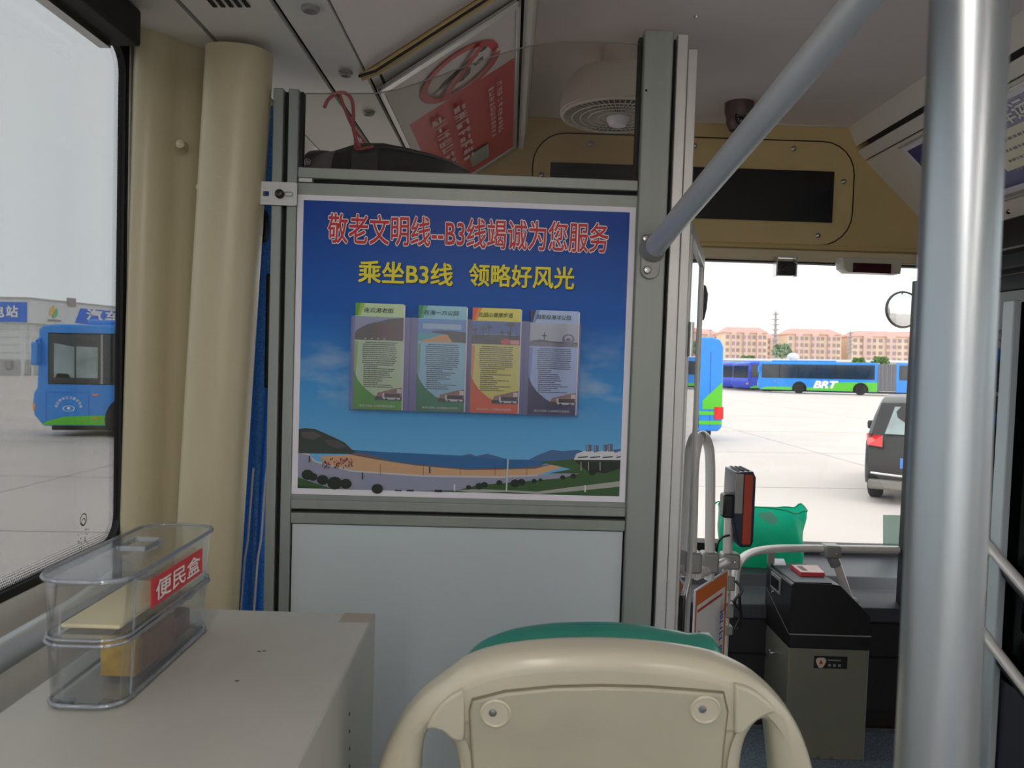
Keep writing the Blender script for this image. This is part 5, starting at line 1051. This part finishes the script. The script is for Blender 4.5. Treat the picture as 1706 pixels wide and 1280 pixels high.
def bus(M, label, L1, L2=0.0, H=3.08, text_x=None, wx=None, near=False, W=2.5, dark=False, front_detail=True):
    """x runs from the front to the rear along the visible side (y = 0); z up"""
    o = thing('city_bus', label, 'bus', M @ Matrix.Translation((L1 / 2, W / 2, 0)), 'blue and green city buses in the yard')
    blue = 'bus_blue_dark' if dark else 'bus_blue'
    T = lambda x_, z_, y_: M @ Vector((x_, y_, z_))
    def section(name, xa_, xb_, first, last, yo=0.0):
        pf = []
        if first: pf += [(xa_ - .05, .95), (xa_ - .02, .6), (xa_ + .22, .30)]
        else: pf += [(xa_, .30)]
        pf += [(xb_ - (.12 if last else 0), .30)]
        if last: pf += [(xb_, .42), (xb_, H - .30), (xb_ - .10, H - .08), (xb_ - .35, H - .02)]
        else: pf += [(xb_, H - .02)]
        pf += [(xa_ + (.55 if first else 0), H)]
        if first: pf += [(xa_ + .22, H - .04), (xa_ + .10, H - .14), (xa_ + .06, 1.35), (xa_ - .03, 1.20)]
        n = len(pf); bb = MB().add([T(x_, z_, y_) for y_ in (0, W) for x_, z_ in pf], [tuple(range(n)), tuple(range(n, 2 * n))] + [(i, (i + 1) % n, n + (i + 1) % n, n + i) for i in range(n)])
        return part(name, bb, blue, o, bevel=.06, seg=3)
    e = -.012
    def plate(name, pts, m, t=.02, y_=0.0):
        n = len(pts); return part(name, MB().add([T(x_, z_, yy) for yy in (y_ - t, y_ + .01) for x_, z_ in pts], [tuple(range(n)), tuple(range(n, 2 * n))] + [(i, (i + 1) % n, n + (i + 1) % n, n + i) for i in range(n)]), m, o)
    section('front_body' if L2 else 'body', 0, L1, True, not L2)
    xe = L1
    if L2:
        for k in range(9): part('bellows_fold', MB().box((L1 + k * .17, .06 + .05 * (k % 2), .40), (L1 + .17 + k * .17, W - .06, H - .12), M), 'bellows', o, bevel=.02)
        section('rear_body', L1 + 1.5, L1 + 1.5 + L2, False, True); xe = L1 + 1.5 + L2
    # windows
    def band(a_, c_, n):
        w_ = (c_ - a_) / n
        for k in range(n): plate('window', [(a_ + k * w_ + .03, 1.46), (a_ + (k + 1) * w_ - .03, 1.46), (a_ + (k + 1) * w_ - .03, H - .27), (a_ + k * w_ + .03, H - .27)], 'bus_glass')
        plate('window_band', [(a_, 1.44), (c_, 1.44), (c_, H - .24), (a_, H - .24)], 'rubber', .010)
    band(.36, L1 - .25, max(3, int((L1 - 1) / 1.45)))
    if L2: band(L1 + 1.75, xe - 1.2, 4)
    # front glass
    part('windscreen', MB().add([T(.035, 1.36, .12), T(.035, 1.36, W - .12), T(.085, H - .35, W - .12), T(.085, H - .35, .12)] + [T(.10, 1.36, .12), T(.10, 1.36, W - .12), T(.13, H - .35, W - .12), T(.13, H - .35, .12)], [(0, 1, 2, 3), (4, 5, 6, 7), (0, 1, 5, 4), (1, 2, 6, 5), (2, 3, 7, 6), (3, 0, 4, 7)]), 'bus_glass', o)
    # lower livery
    plate('green_stripe', [(.18, .33), (.35, .44), (.8, .56), (1.6, .60), (L1 - .02, .60), (L1 - .02, .33)], 'bus_green', .006)
    wh = [2.75, L1 - 2.0 if L2 else L1 - 3.1] + ([xe - 3.2] if L2 else [])
    if wx: wh = list(wx) + wh[2:]
    if L2: plate('green_sweep', [(L1 - 4.6, .6), (L1 - 3.6, 1.05), (L1 - 3.0, 1.15), (L1 - .02, 1.2), (L1 - .02, .6)], 'bus_green', .006)
    for x_ in wh:
        plate('wheel_arch', [(x_ + .66 * math.cos(R_(a_)), max(.305, .48 + .66 * math.sin(R_(a_)))) for a_ in range(-15, 196, 15)], 'rubber', .012); wheel(o, M @ Matrix.Translation((0, -.015, 0)), x_)
    # rear corner
    plate('rear_green', [(xe - .62, .95), (xe - .03, .95), (xe - .03, 1.75), (xe - .62, 1.20)], 'bus_green', .008)
    for z_ in (.50, .78): plate('rear_stripe', [(xe - .98, z_), (xe - .03, z_), (xe - .03, z_ + .11), (xe - .98, z_ + .11)], 'bus_green', .008)
    plate('tail_lamp', [(xe - .26, .66), (xe + .01, .66), (xe + .01, 1.02), (xe - .26, 1.02)], 'lamp_red', .03)
    plate('rear_panel_seam', [(xe - .40, .42), (xe - .385, .42), (xe - .385, H - .45), (xe - .40, H - .45)], 'bus_blue_dark', .006)
    plate('rear_grille', [(xe - 1.1, .40), (xe - .72, .40), (xe - .72, .85), (xe - 1.1, .85)], 'rubber', .010)
    # front lamps, mirror, seams
    plate('marker_lamp', [(1.52, 1.14), (1.68, 1.14), (1.68, 1.19), (1.52, 1.19)], 'lamp_orange', .014); plate('marker_lamp', [(1.52, .50), (1.68, .50), (1.68, .55), (1.52, .55)], 'lamp_orange', .014)
    for x_ in (.30, 1.42): plate('door_seam', [(x_, .36), (x_ + .012, .36), (x_ + .012, 1.22), (x_, 1.22)], 'bus_blue_dark', .005)
    plate('door_seam', [(.30, 1.215), (1.43, 1.215), (1.43, 1.228), (.30, 1.228)], 'bus_blue_dark', .005)
    part('headlamp', MB().add([T(-.045, .92, .0), T(-.03, .70, .0), T(.02, .70, -.01), T(.03, .90, -.01), T(-.045, .92, .3), T(-.03, .70, .3)], [(0, 1, 2, 3), (0, 1, 5, 4)]), 'lamp_orange', o)
    mir = part('mirror', MB().box((.04, -.28, 1.95), (.20, -.05, 2.58), M), blue, o, bevel=.04, seg=3); part('mirror_arm', MB().tube([T(.12, 2.6, -.12), T(.16, 2.72, .05)], .04, 10), blue, mir, smooth=True)
    # roof unit
    part('roof_unit', MB().box((1.2, .4, H - .03), (min(L1 - .6, 7.0), W - .4, H + .16), M), 'bus_blue', o, bevel=.06, seg=3)
    part('underbody', MB().box((.4, .12, .18), (xe - .3, W - .12, .32), M), 'rubber', o)
    if near:
        plate('cab_glazing', [(.52, 1.62), (1.05, 1.62), (1.05, H - .62), (.52, H - .52)], 'bus_glass_light', .026); plate('cab_glazing', [(1.10, 1.62), (1.66, 1.62), (1.66, H - .62), (1.10, H - .60)], 'bus_glass_light', .026)
        plate('seat_view', [(.56, 1.62), (.95, 1.62), (.9, 1.72), (.6, 1.74)], 'rubber', .030)
        for x_ in (1.74, 2.28): plate('window_post', [(x_, 1.46), (x_ + .05, 1.46), (x_ + .05, H - .27), (x_, H - .27)], 'mast_grey', .024)
        # arc of white characters and an eye emblem on the door
        arc = '连云港市公交服务热线'
        for k, ch in enumerate(arc):
            a_ = R_(168 - k * (156 / (len(arc) - 1))); text(ch, M @ Matrix.Translation((.90 + .33 * math.cos(a_), -.012, .78 + .30 * math.sin(a_))) @ Matrix.Rotation(R_(90), 4, 'X') @ Matrix.Rotation(a_ - R_(90), 4, 'Z'), .075, .08, 'white_ink', o, .02)
        pr = Print(.002); 
        for k in range(24):
            a_, c_ = 2 * math.pi * k / 24, 2 * math.pi * (k + 1) / 24
            pr.poly([(f * .16 * math.cos(g), f * .085 * math.sin(g)) for f, g in ((.82, a_), (1, a_), (1, c_), (.82, c_))], (225, 235, 245))
        pr.disc(0, 0.01, .05, .04, (225, 235, 245), 12)
        put('eye_emblem', pr.mesh('eye_emblem', M @ Matrix.Translation((.90, -.012, .78)) @ Matrix.Rotation(R_(90), 4, 'X'), 0), 'paint_print', o)
    if text_x: text('BRT', M @ Matrix.Translation((text_x, -.03, .90)) @ Matrix.Rotation(R_(90), 4, 'X'), 2.1, .62, 'white_ink', o, .05, shear=.3)
    return o
def busM(a_, c_):                            # from lot points of the front and of the rear
    a_ = Vector((a_.x, a_.y, 0)); c_ = Vector((c_.x, c_.y, 0)); return ML @ frame(a_, c_ - a_, Vector((0, 0, 1)).cross(c_ - a_)), (c_ - a_).length
fa_ = LP(57, 728); ra2 = LP(1203, 736)
Mb, Ln = busM(fa_, ra2); print('near bus length', Ln, fa_, ra2)
bus(Mb, 'nearest blue articulated bus, nose in the left window, tail by the driver door', 10.6, Ln - 12.1, 3.08, None, (2.5, 8.6), True)
fa_ = LD(1262, 655, 76.0); ra2 = LD(1500, 661, 70.0); Mb, Ln = busM(fa_, ra2); print('far', Ln, fa_, ra2)
bus(Mb, 'blue articulated bus with white BRT lettering across the yard', 10.6, 6.0, 3.0, 6.2, (3.85, 9.2))
dv = (ra2 - fa_).normalized(); dn = Vector((-dv.y, dv.x, 0))
for k, (px, D, ang, lab) in enumerate(((1222, 84.0, 28, 'blue bus second from the lettered bus in the far row, nose turned to the viewer'), (1246, 79.5, 24, 'blue bus next to the lettered bus in the far row'), (1198, 89.0, 32, 'dark blue bus farthest left in the far row, partly behind the near tail'))):
    p_ = LD(px, 655, D); a_ = Vector((p_.x, p_.y, 0)); c_ = a_ + Vector((math.cos(R_(ang)), math.sin(R_(ang)), 0)); Mb, _ = busM(a_, c_); bus(Mb, lab, 10.5, 0, 2.95, None, dark=True)
# ---- charging station at the left
ca, cb2, cc_ = LD(47, 626, 100.0), LD(-120, 626, 100.0), LD(330, 632, 132.0)
ca, cb2, cc_ = [Vector((v.x, v.y, 0)) for v in (ca, cb2, cc_)]
stn = thing('charging_station', 'white charging station building with blue sign fascia behind the parked bus', 'building', ML @ Matrix.Translation(ca))
zf1 = LD(47, 497, 100).z; zf0 = LD(47, 537, 100).z
def face(a_, c_): return ML @ frame(a_, c_ - a_, (0, 0, 1)), (c_ - a_).length
M1, l1 = face(cb2, ca); M2, l2 = face(ca, cc_)
for M_, l_ in ((M1, l1), (M2, l2)):
    part('wall', MB().box((0, 0, -4), (l_, zf0, -.4), M_), 'station_white', stn); part('fascia', MB().box((-.2, zf0 - .1, -.5), (l_ + .2, zf1, .3), M_), 'station_white', stn); part('fascia_cap', MB().box((-.2, zf1 - .15, .25), (l_ + .2, zf1 + .1, .4), M_), 'station_grey', stn)
    for zz in (2.9, 3.9, 4.9, 5.9): part('wall_rib', MB().box((0, zz, -.45), (l_, zz + .06, -.36), M_), 'station_grey', stn)
    part('plinth', MB().box((0, 0, -.6), (l_, 2.1, -.32), M_), 'station_grey', stn)
def onface(M_, px, py): n3 = M_.to_3x3() @ Vector((0, 0, 1)); v = M_.inverted() @ PP(px, py, M_ @ Vector((0, 0, .32)), n3); return v.x, v.y
s0_, s1_ = onface(M1, 0, 503), onface(M1, 45, 537)
part('sign_panel', MB().box((l1 - 16, s1_[1], .3), (s1_[0], s0_[1], .36), M1), 'sign_blue', stn)
for ch, px in (('充', -38), ('电', -2), ('站', 21)): v = onface(M1, px, 519); text(ch, M1 @ Matrix.Translation((v[0], v[1], .45)), 1.45, 1.45, 'white_ink', stn, .03)
v = [onface(M2, *k) for k in ((125, 538), (134, 514), (300, 528), (300, 560))]
part('sign_panel', MB().add([M2 @ Vector((x_, y_, z_)) for z_ in (.3, .36) for x_, y_ in v], [(0, 1, 2, 3), (4, 5, 6, 7), (0, 1, 5, 4), (1, 2, 6, 5), (2, 3, 7, 6), (3, 0, 4, 7)]), 'sign_blue', stn)
for ch, px, py in (('汽', 156, 525), ('车', 187, 528)): v = onface(M2, px, py); text(ch, M2 @ Matrix.Translation((v[0], v[1], .45)), 2.8, 1.5, 'white_ink', stn, .03)
v = onface(M2, 89, 520); pr = Print(.02)
pr.poly([(v[0] - .7, v[1] - .5), (v[0] - .5, v[1] + .4), (v[0] + .1, v[1] + .9), (v[0] + .3, v[1] + .3), (v[0] - .1, v[1] - .4)], (232, 190, 110)); pr.poly([(v[0] + .1, v[1] - .8), (v[0] + .7, v[1] - .2), (v[0] + .6, v[1] + .6), (v[0] + .1, v[1] + .1), (v[0] - .3, v[1] - .7)], (120, 196, 140)); pr.rect(v[0] - 1, v[1] - 1.25, v[0] + 1.2, v[1] - 1.0, (150, 150, 150))
put('leaf_logo', pr.mesh('leaf_logo', M2 @ Matrix.Translation((0, 0, .34))), 'paint_print', stn)
v = onface(M2, 120, 508); part('floodlight', MB().box((v[0] - .7, v[1] - .2, .1), (v[0] + .5, v[1] + .9, .5), M2 @ Matrix.Identity(4)), 'mast_grey', stn)
v = onface(M1, 9, 609); part('wall_box', MB().box((v[0] - .4, v[1] - .4, -.3), (v[0] + .5, v[1] + .6, .0), M1), 'mast_grey', stn)
# ---- compound wall behind the far buses
wa, wb_ = LD(1100, 640, 112), LD(1900, 640, 104); wa.z = wb_.z = 0; M_, l_ = face(wa, wb_)
hw = LD(1300, 598, 110).z
cw = thing('compound_wall', 'long pale grey wall behind the far row of buses', 'wall', ML @ Matrix.Translation(wa))
part('wall', MB().box((0, 0, -.4), (l_, hw, 0), M_), 'station_grey', cw); part('coping', MB().box((0, hw - .3, -.5), (l_, hw, .2), M_), 'station_white', cw)
# ---- apartment blocks
def apartment(pxa, pxb, pyt, D, label, depth=16, fl=6, n=8, Dr=None):
    a_, c_ = LD(pxa, 630, D), LD(pxb, 630, Dr or D); a_.z = c_.z = 0; M_, l_ = face(a_, c_); Ht = LD((pxa + pxb) / 2, pyt, D).z; rf = Ht * .13; Hw = Ht - rf
    ap = thing('apartment_block', label, 'building', ML @ Matrix.Translation((a_ + c_) / 2), 'apartment blocks beyond the yard')
    part('wall', MB().box((0, 0, -depth), (l_, Hw, 0), M_), 'apt_wall', ap)
    part('roof', MB().add([M_ @ Vector(p_) for p_ in ((-.8, Hw, 1), (l_ + .8, Hw, 1), (l_ + .8, Hw, -depth - 1), (-.8, Hw, -depth - 1), (l_ * .12, Ht, -depth * .4), (l_ * .88, Ht, -depth * .4), (l_ * .88, Ht, -depth * .6), (l_ * .12, Ht, -depth * .6))], [(0, 1, 2, 3), (4, 5, 6, 7), (0, 1, 5, 4), (1, 2, 6, 5), (2, 3, 7, 6), (3, 0, 4, 7)]), 'apt_roof', ap)
    for k in range(3): x_ = l_ * (.2 + .3 * k); part('bay', MB().box((x_ - l_ * .06, 0, -.2), (x_ + l_ * .06, Hw, 1.2), M_), 'apt_pink', ap)
    fh = Hw / (fl + .4); src = None
    for f in range(fl):
        for k in range(n):
            x_ = l_ * (k + .5) / n; z_ = fh * (f + .45); near_bay = any(abs(x_ - l_ * (.2 + .3 * q_)) < l_ * .065 for q_ in range(3)); ww = min(l_ / n * .55, 2.2)
            Mw = MW[ap].inverted() @ M_ @ Matrix.Translation((x_, z_, 1.2 if near_bay else 0))
            if src is None: src = put('window', MB().box((-ww / 2, 0, -.1), (ww / 2, fh * .55, .15)).mesh('window'), 'apt_window', ap, True); src.matrix_basis = Mw
            else: share('window', src, ap, Mw)
apartment(1206, 1277, 544, 400, 'beige apartment block with red roof just right of the near bus tail')
apartment(1276, 1312, 555, 440, 'narrow set-back apartment block between the first and the tall middle block', n=4)
apartment(1311, 1400, 547, 400, 'wide beige apartment block with red roof above the lettered bus', n=10)
apartment(1399, 1420, 566, 445, 'low pale apartment block in the gap right of the wide middle block', fl=5, n=3)
apartment(1418, 1545, 551, 400, 'beige apartment block partly hidden by the silver pole', n=12)
apartment(1120, 1196, 547, 430, 'pink apartment block at the left behind the near bus tail', n=8)
# ---- masts and lamp posts
for px, yt_, D, w_, lab in ((1290, 519, 300, .9, 'tall thin lattice mast between the first two apartment blocks'), (1415, 552, 300, .7, 'grey lamp mast in the gap before the right apartment block'), (1182, 548, 260, .3, 'thin pole above the near bus tail')):
    p_ = LD(px, 630, D); h_ = LD(px, yt_, D).z; b = MB().tube([ML @ Vector((p_.x, p_.y, 0)), ML @ Vector((p_.x, p_.y, h_))], [w_, w_ * .45], 8)
    ms = thing('mast', lab, 'mast', ML @ Matrix.Translation((p_.x, p_.y, 0))); part('shaft', b, 'mast_grey', ms)
    for k in range(6): part('platform', MB().cbox((p_.x, p_.y, h_ * (.55 + .08 * k)), (w_ * 2.6, w_ * 2.6, .4), None) if False else MB().box((p_.x - w_ * 1.3, p_.y - w_ * 1.3, h_ * (.55 + .08 * k)), (p_.x + w_ * 1.3, p_.y + w_ * 1.3, h_ * (.55 + .08 * k) + .4), ML), 'mast_grey', ms)
# ---- trees and the pale dish
def tree(px, yt_, D, wpx, label, m='leaf_green'):
    p_ = LD(px, 630, D); h_ = LD(px, yt_, D).z; r = wpx / F * D / 2; t_ = thing('tree', label, 'tree', ML @ Matrix.Translation((p_.x, p_.y, 0)), 'trees beyond the yard')
    part('trunk', MB().tube([ML @ Vector((p_.x, p_.y, 0)), ML @ Vector((p_.x, p_.y, h_ * .6))], [r * .14, r * .08], 8), 'trunk', t_)
    b = MB(); rn = random.Random(px)
    for k in range(420):
        a_, c_ = rn.uniform(0, 6.283), rn.uniform(-.6, 1); rad = r * (1 - .35 * abs(c_)) * rn.uniform(.55, 1.0)
        c = Vector((p_.x + rad * math.cos(a_), p_.y + rad * math.sin(a_), h_ - r * .75 + c_ * r * .75)); s_ = r * rn.uniform(.12, .22)
        v1 = Vector((rn.gauss(0, 1), rn.gauss(0, 1), rn.gauss(0, 1))).normalized() * s_; v2 = Vector((rn.gauss(0, 1), rn.gauss(0, 1), rn.gauss(0, 1))).normalized() * s_
        b.add([ML @ (c + v1), ML @ (c + v2), ML @ (c - v1), ML @ (c - v2)], [(0, 1, 2, 3)])
    part('foliage', b, m, t_, kind='stuff')
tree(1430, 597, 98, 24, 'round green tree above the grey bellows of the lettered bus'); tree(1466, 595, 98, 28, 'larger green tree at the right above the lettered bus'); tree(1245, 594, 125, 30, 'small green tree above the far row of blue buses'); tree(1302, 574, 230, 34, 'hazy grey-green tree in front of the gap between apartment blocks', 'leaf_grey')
p_ = LD(1321, 604, 96); sd_ = thing('satellite_dish', 'white dish-like object above the roof of the lettered bus', 'dish', ML @ Matrix.Translation((p_.x, p_.y, 0))); hq = LD(1321, 588, 96).z
part('dish', MB().ball((0, 0, 0), (.75, .5, .55), 16, 9), 'station_white', sd_, local=True).location = (0, 0, hq - .55); part('mast', MB().tube([ML @ Vector((p_.x, p_.y, 0)), ML @ Vector((p_.x, p_.y, hq - .6))], .12, 8), 'mast_grey', sd_)
for k in (-1, 1): part('prong', MB().ball((0, 0, 0), (.3, .3, .3), 10, 7), 'station_white', sd_, local=True).location = (k * .55, 0, hq - .95)
# ---- dark suv, rear left corner towards the viewer
sa = LP(1438, 838); MSu = ML @ Matrix.Translation((sa.x, sa.y, 0)) @ Matrix.Rotation(R_(-30), 4, 'Z')
sv = thing('dark_suv', 'black parked sport utility car seen from behind at the right of the windscreen', 'car', MSu @ Matrix.Translation((.9, 2.2, 0)))
# side profile (y forward from the rear bumper, z up), lofted across the width with tumblehome
pf = [(.10, .32), (.02, .45), (0, .62), (.05, .80), (.10, .98), (.16, 1.08), (.34, 1.38), (.52, 1.60), (.75, 1.68), (1.6, 1.72), (2.5, 1.66), (3.2, 1.18), (3.35, 1.08), (4.3, .98), (4.55, .75), (4.55, .40), (4.4, .30)]
rings = []
for x_, ins in ((0, .05), (.02, .02), (.06, 0), (.9, -.03), (1.74, 0), (1.78, .02), (1.80, .05)):
    rg = []
    for y_, z_ in pf:
        tu = max(0, (z_ - 1.0)) * .24; xx = .9 + (x_ - .9) * (1 - tu / .9)
        rg.append(MSu @ Vector((xx, y_ + ins * (1 if y_ < 2 else -1) * 2.2, z_ - (ins if z_ > 1.4 else 0))))
    rings.append(rg)
part('body', MB().loft(rings), 'suv_black', sv, smooth=True, angle=30)
pq = lambda pts: [MSu @ Vector(v) for v in pts]
part('rear_window', MB().add(pq([(.28, .12, 1.12), (1.52, .12, 1.12), (1.40, .44, 1.55), (.40, .44, 1.55)]), [(0, 1, 2, 3)]), 'bus_glass_light', sv)
part('side_window', MB().add(pq([(.035, .55, 1.13), (.16, .85, 1.55), (.16, 2.4, 1.55), (.035, 3.0, 1.13)]), [(0, 1, 2, 3)]), 'bus_glass', sv)
part('tail_lamp', MB().add(pq([(-.005, .30, .98), (.04, .03, .94), (.26, -.03, .92), (.26, .0, 1.10), (.06, .06, 1.12), (-.005, .30, 1.10)]), [(0, 1, 2, 3, 4, 5)]), 'lamp_red', sv)
part('tail_lamp', MB().add(pq([(1.8 - x_, y_, z_) for x_, y_, z_ in [(-.005, .30, .98), (.04, .03, .94), (.26, -.03, .92), (.26, .0, 1.10), (.06, .06, 1.12), (-.005, .30, 1.10)]]), [(0, 1, 2, 3, 4, 5)]), 'lamp_red', sv)
part('chrome_strip', MB().tube(pq([(.10, .0, .50), (.5, -.05, .48), (.9, -.06, .47), (1.3, -.05, .48), (1.7, .0, .50)]), .022, 8), 'chrome', sv, smooth=True)
part('number_plate', MB().box((.52, -.07, .60), (.96, -.03, .76), MSu), 'plate_blue', sv, bevel=.005)
part('lower_bumper', MB().box((.06, -.03, .24), (1.74, .12, .40), MSu), 'suv_grey', sv, bevel=.04, seg=3)
part('mirror', MB().box((-.22, 2.75, 1.02), (0.0, 2.87, 1.18), MSu), 'suv_black', sv, bevel=.03)
for x_ in (0.02, 1.60):
    for y_ in (.85, 3.55): part('wheel', MB().lathe([(.0001, .02), (.2, .01), (.3, 0), (.34, -.03), (.34, -.18), (.3, -.22)], 22, MSu @ frame((.0 if x_ < 1 else 1.8, y_, .34), (0, -1 if x_ < 1 else 1, 0), (0, 0, 1))), 'tyre', sv, smooth=True)
for o in list(SC.objects):
    if o.type == 'EMPTY' and not o.children and 'kind' not in o: print('EMPTY w/o parts', o.name)
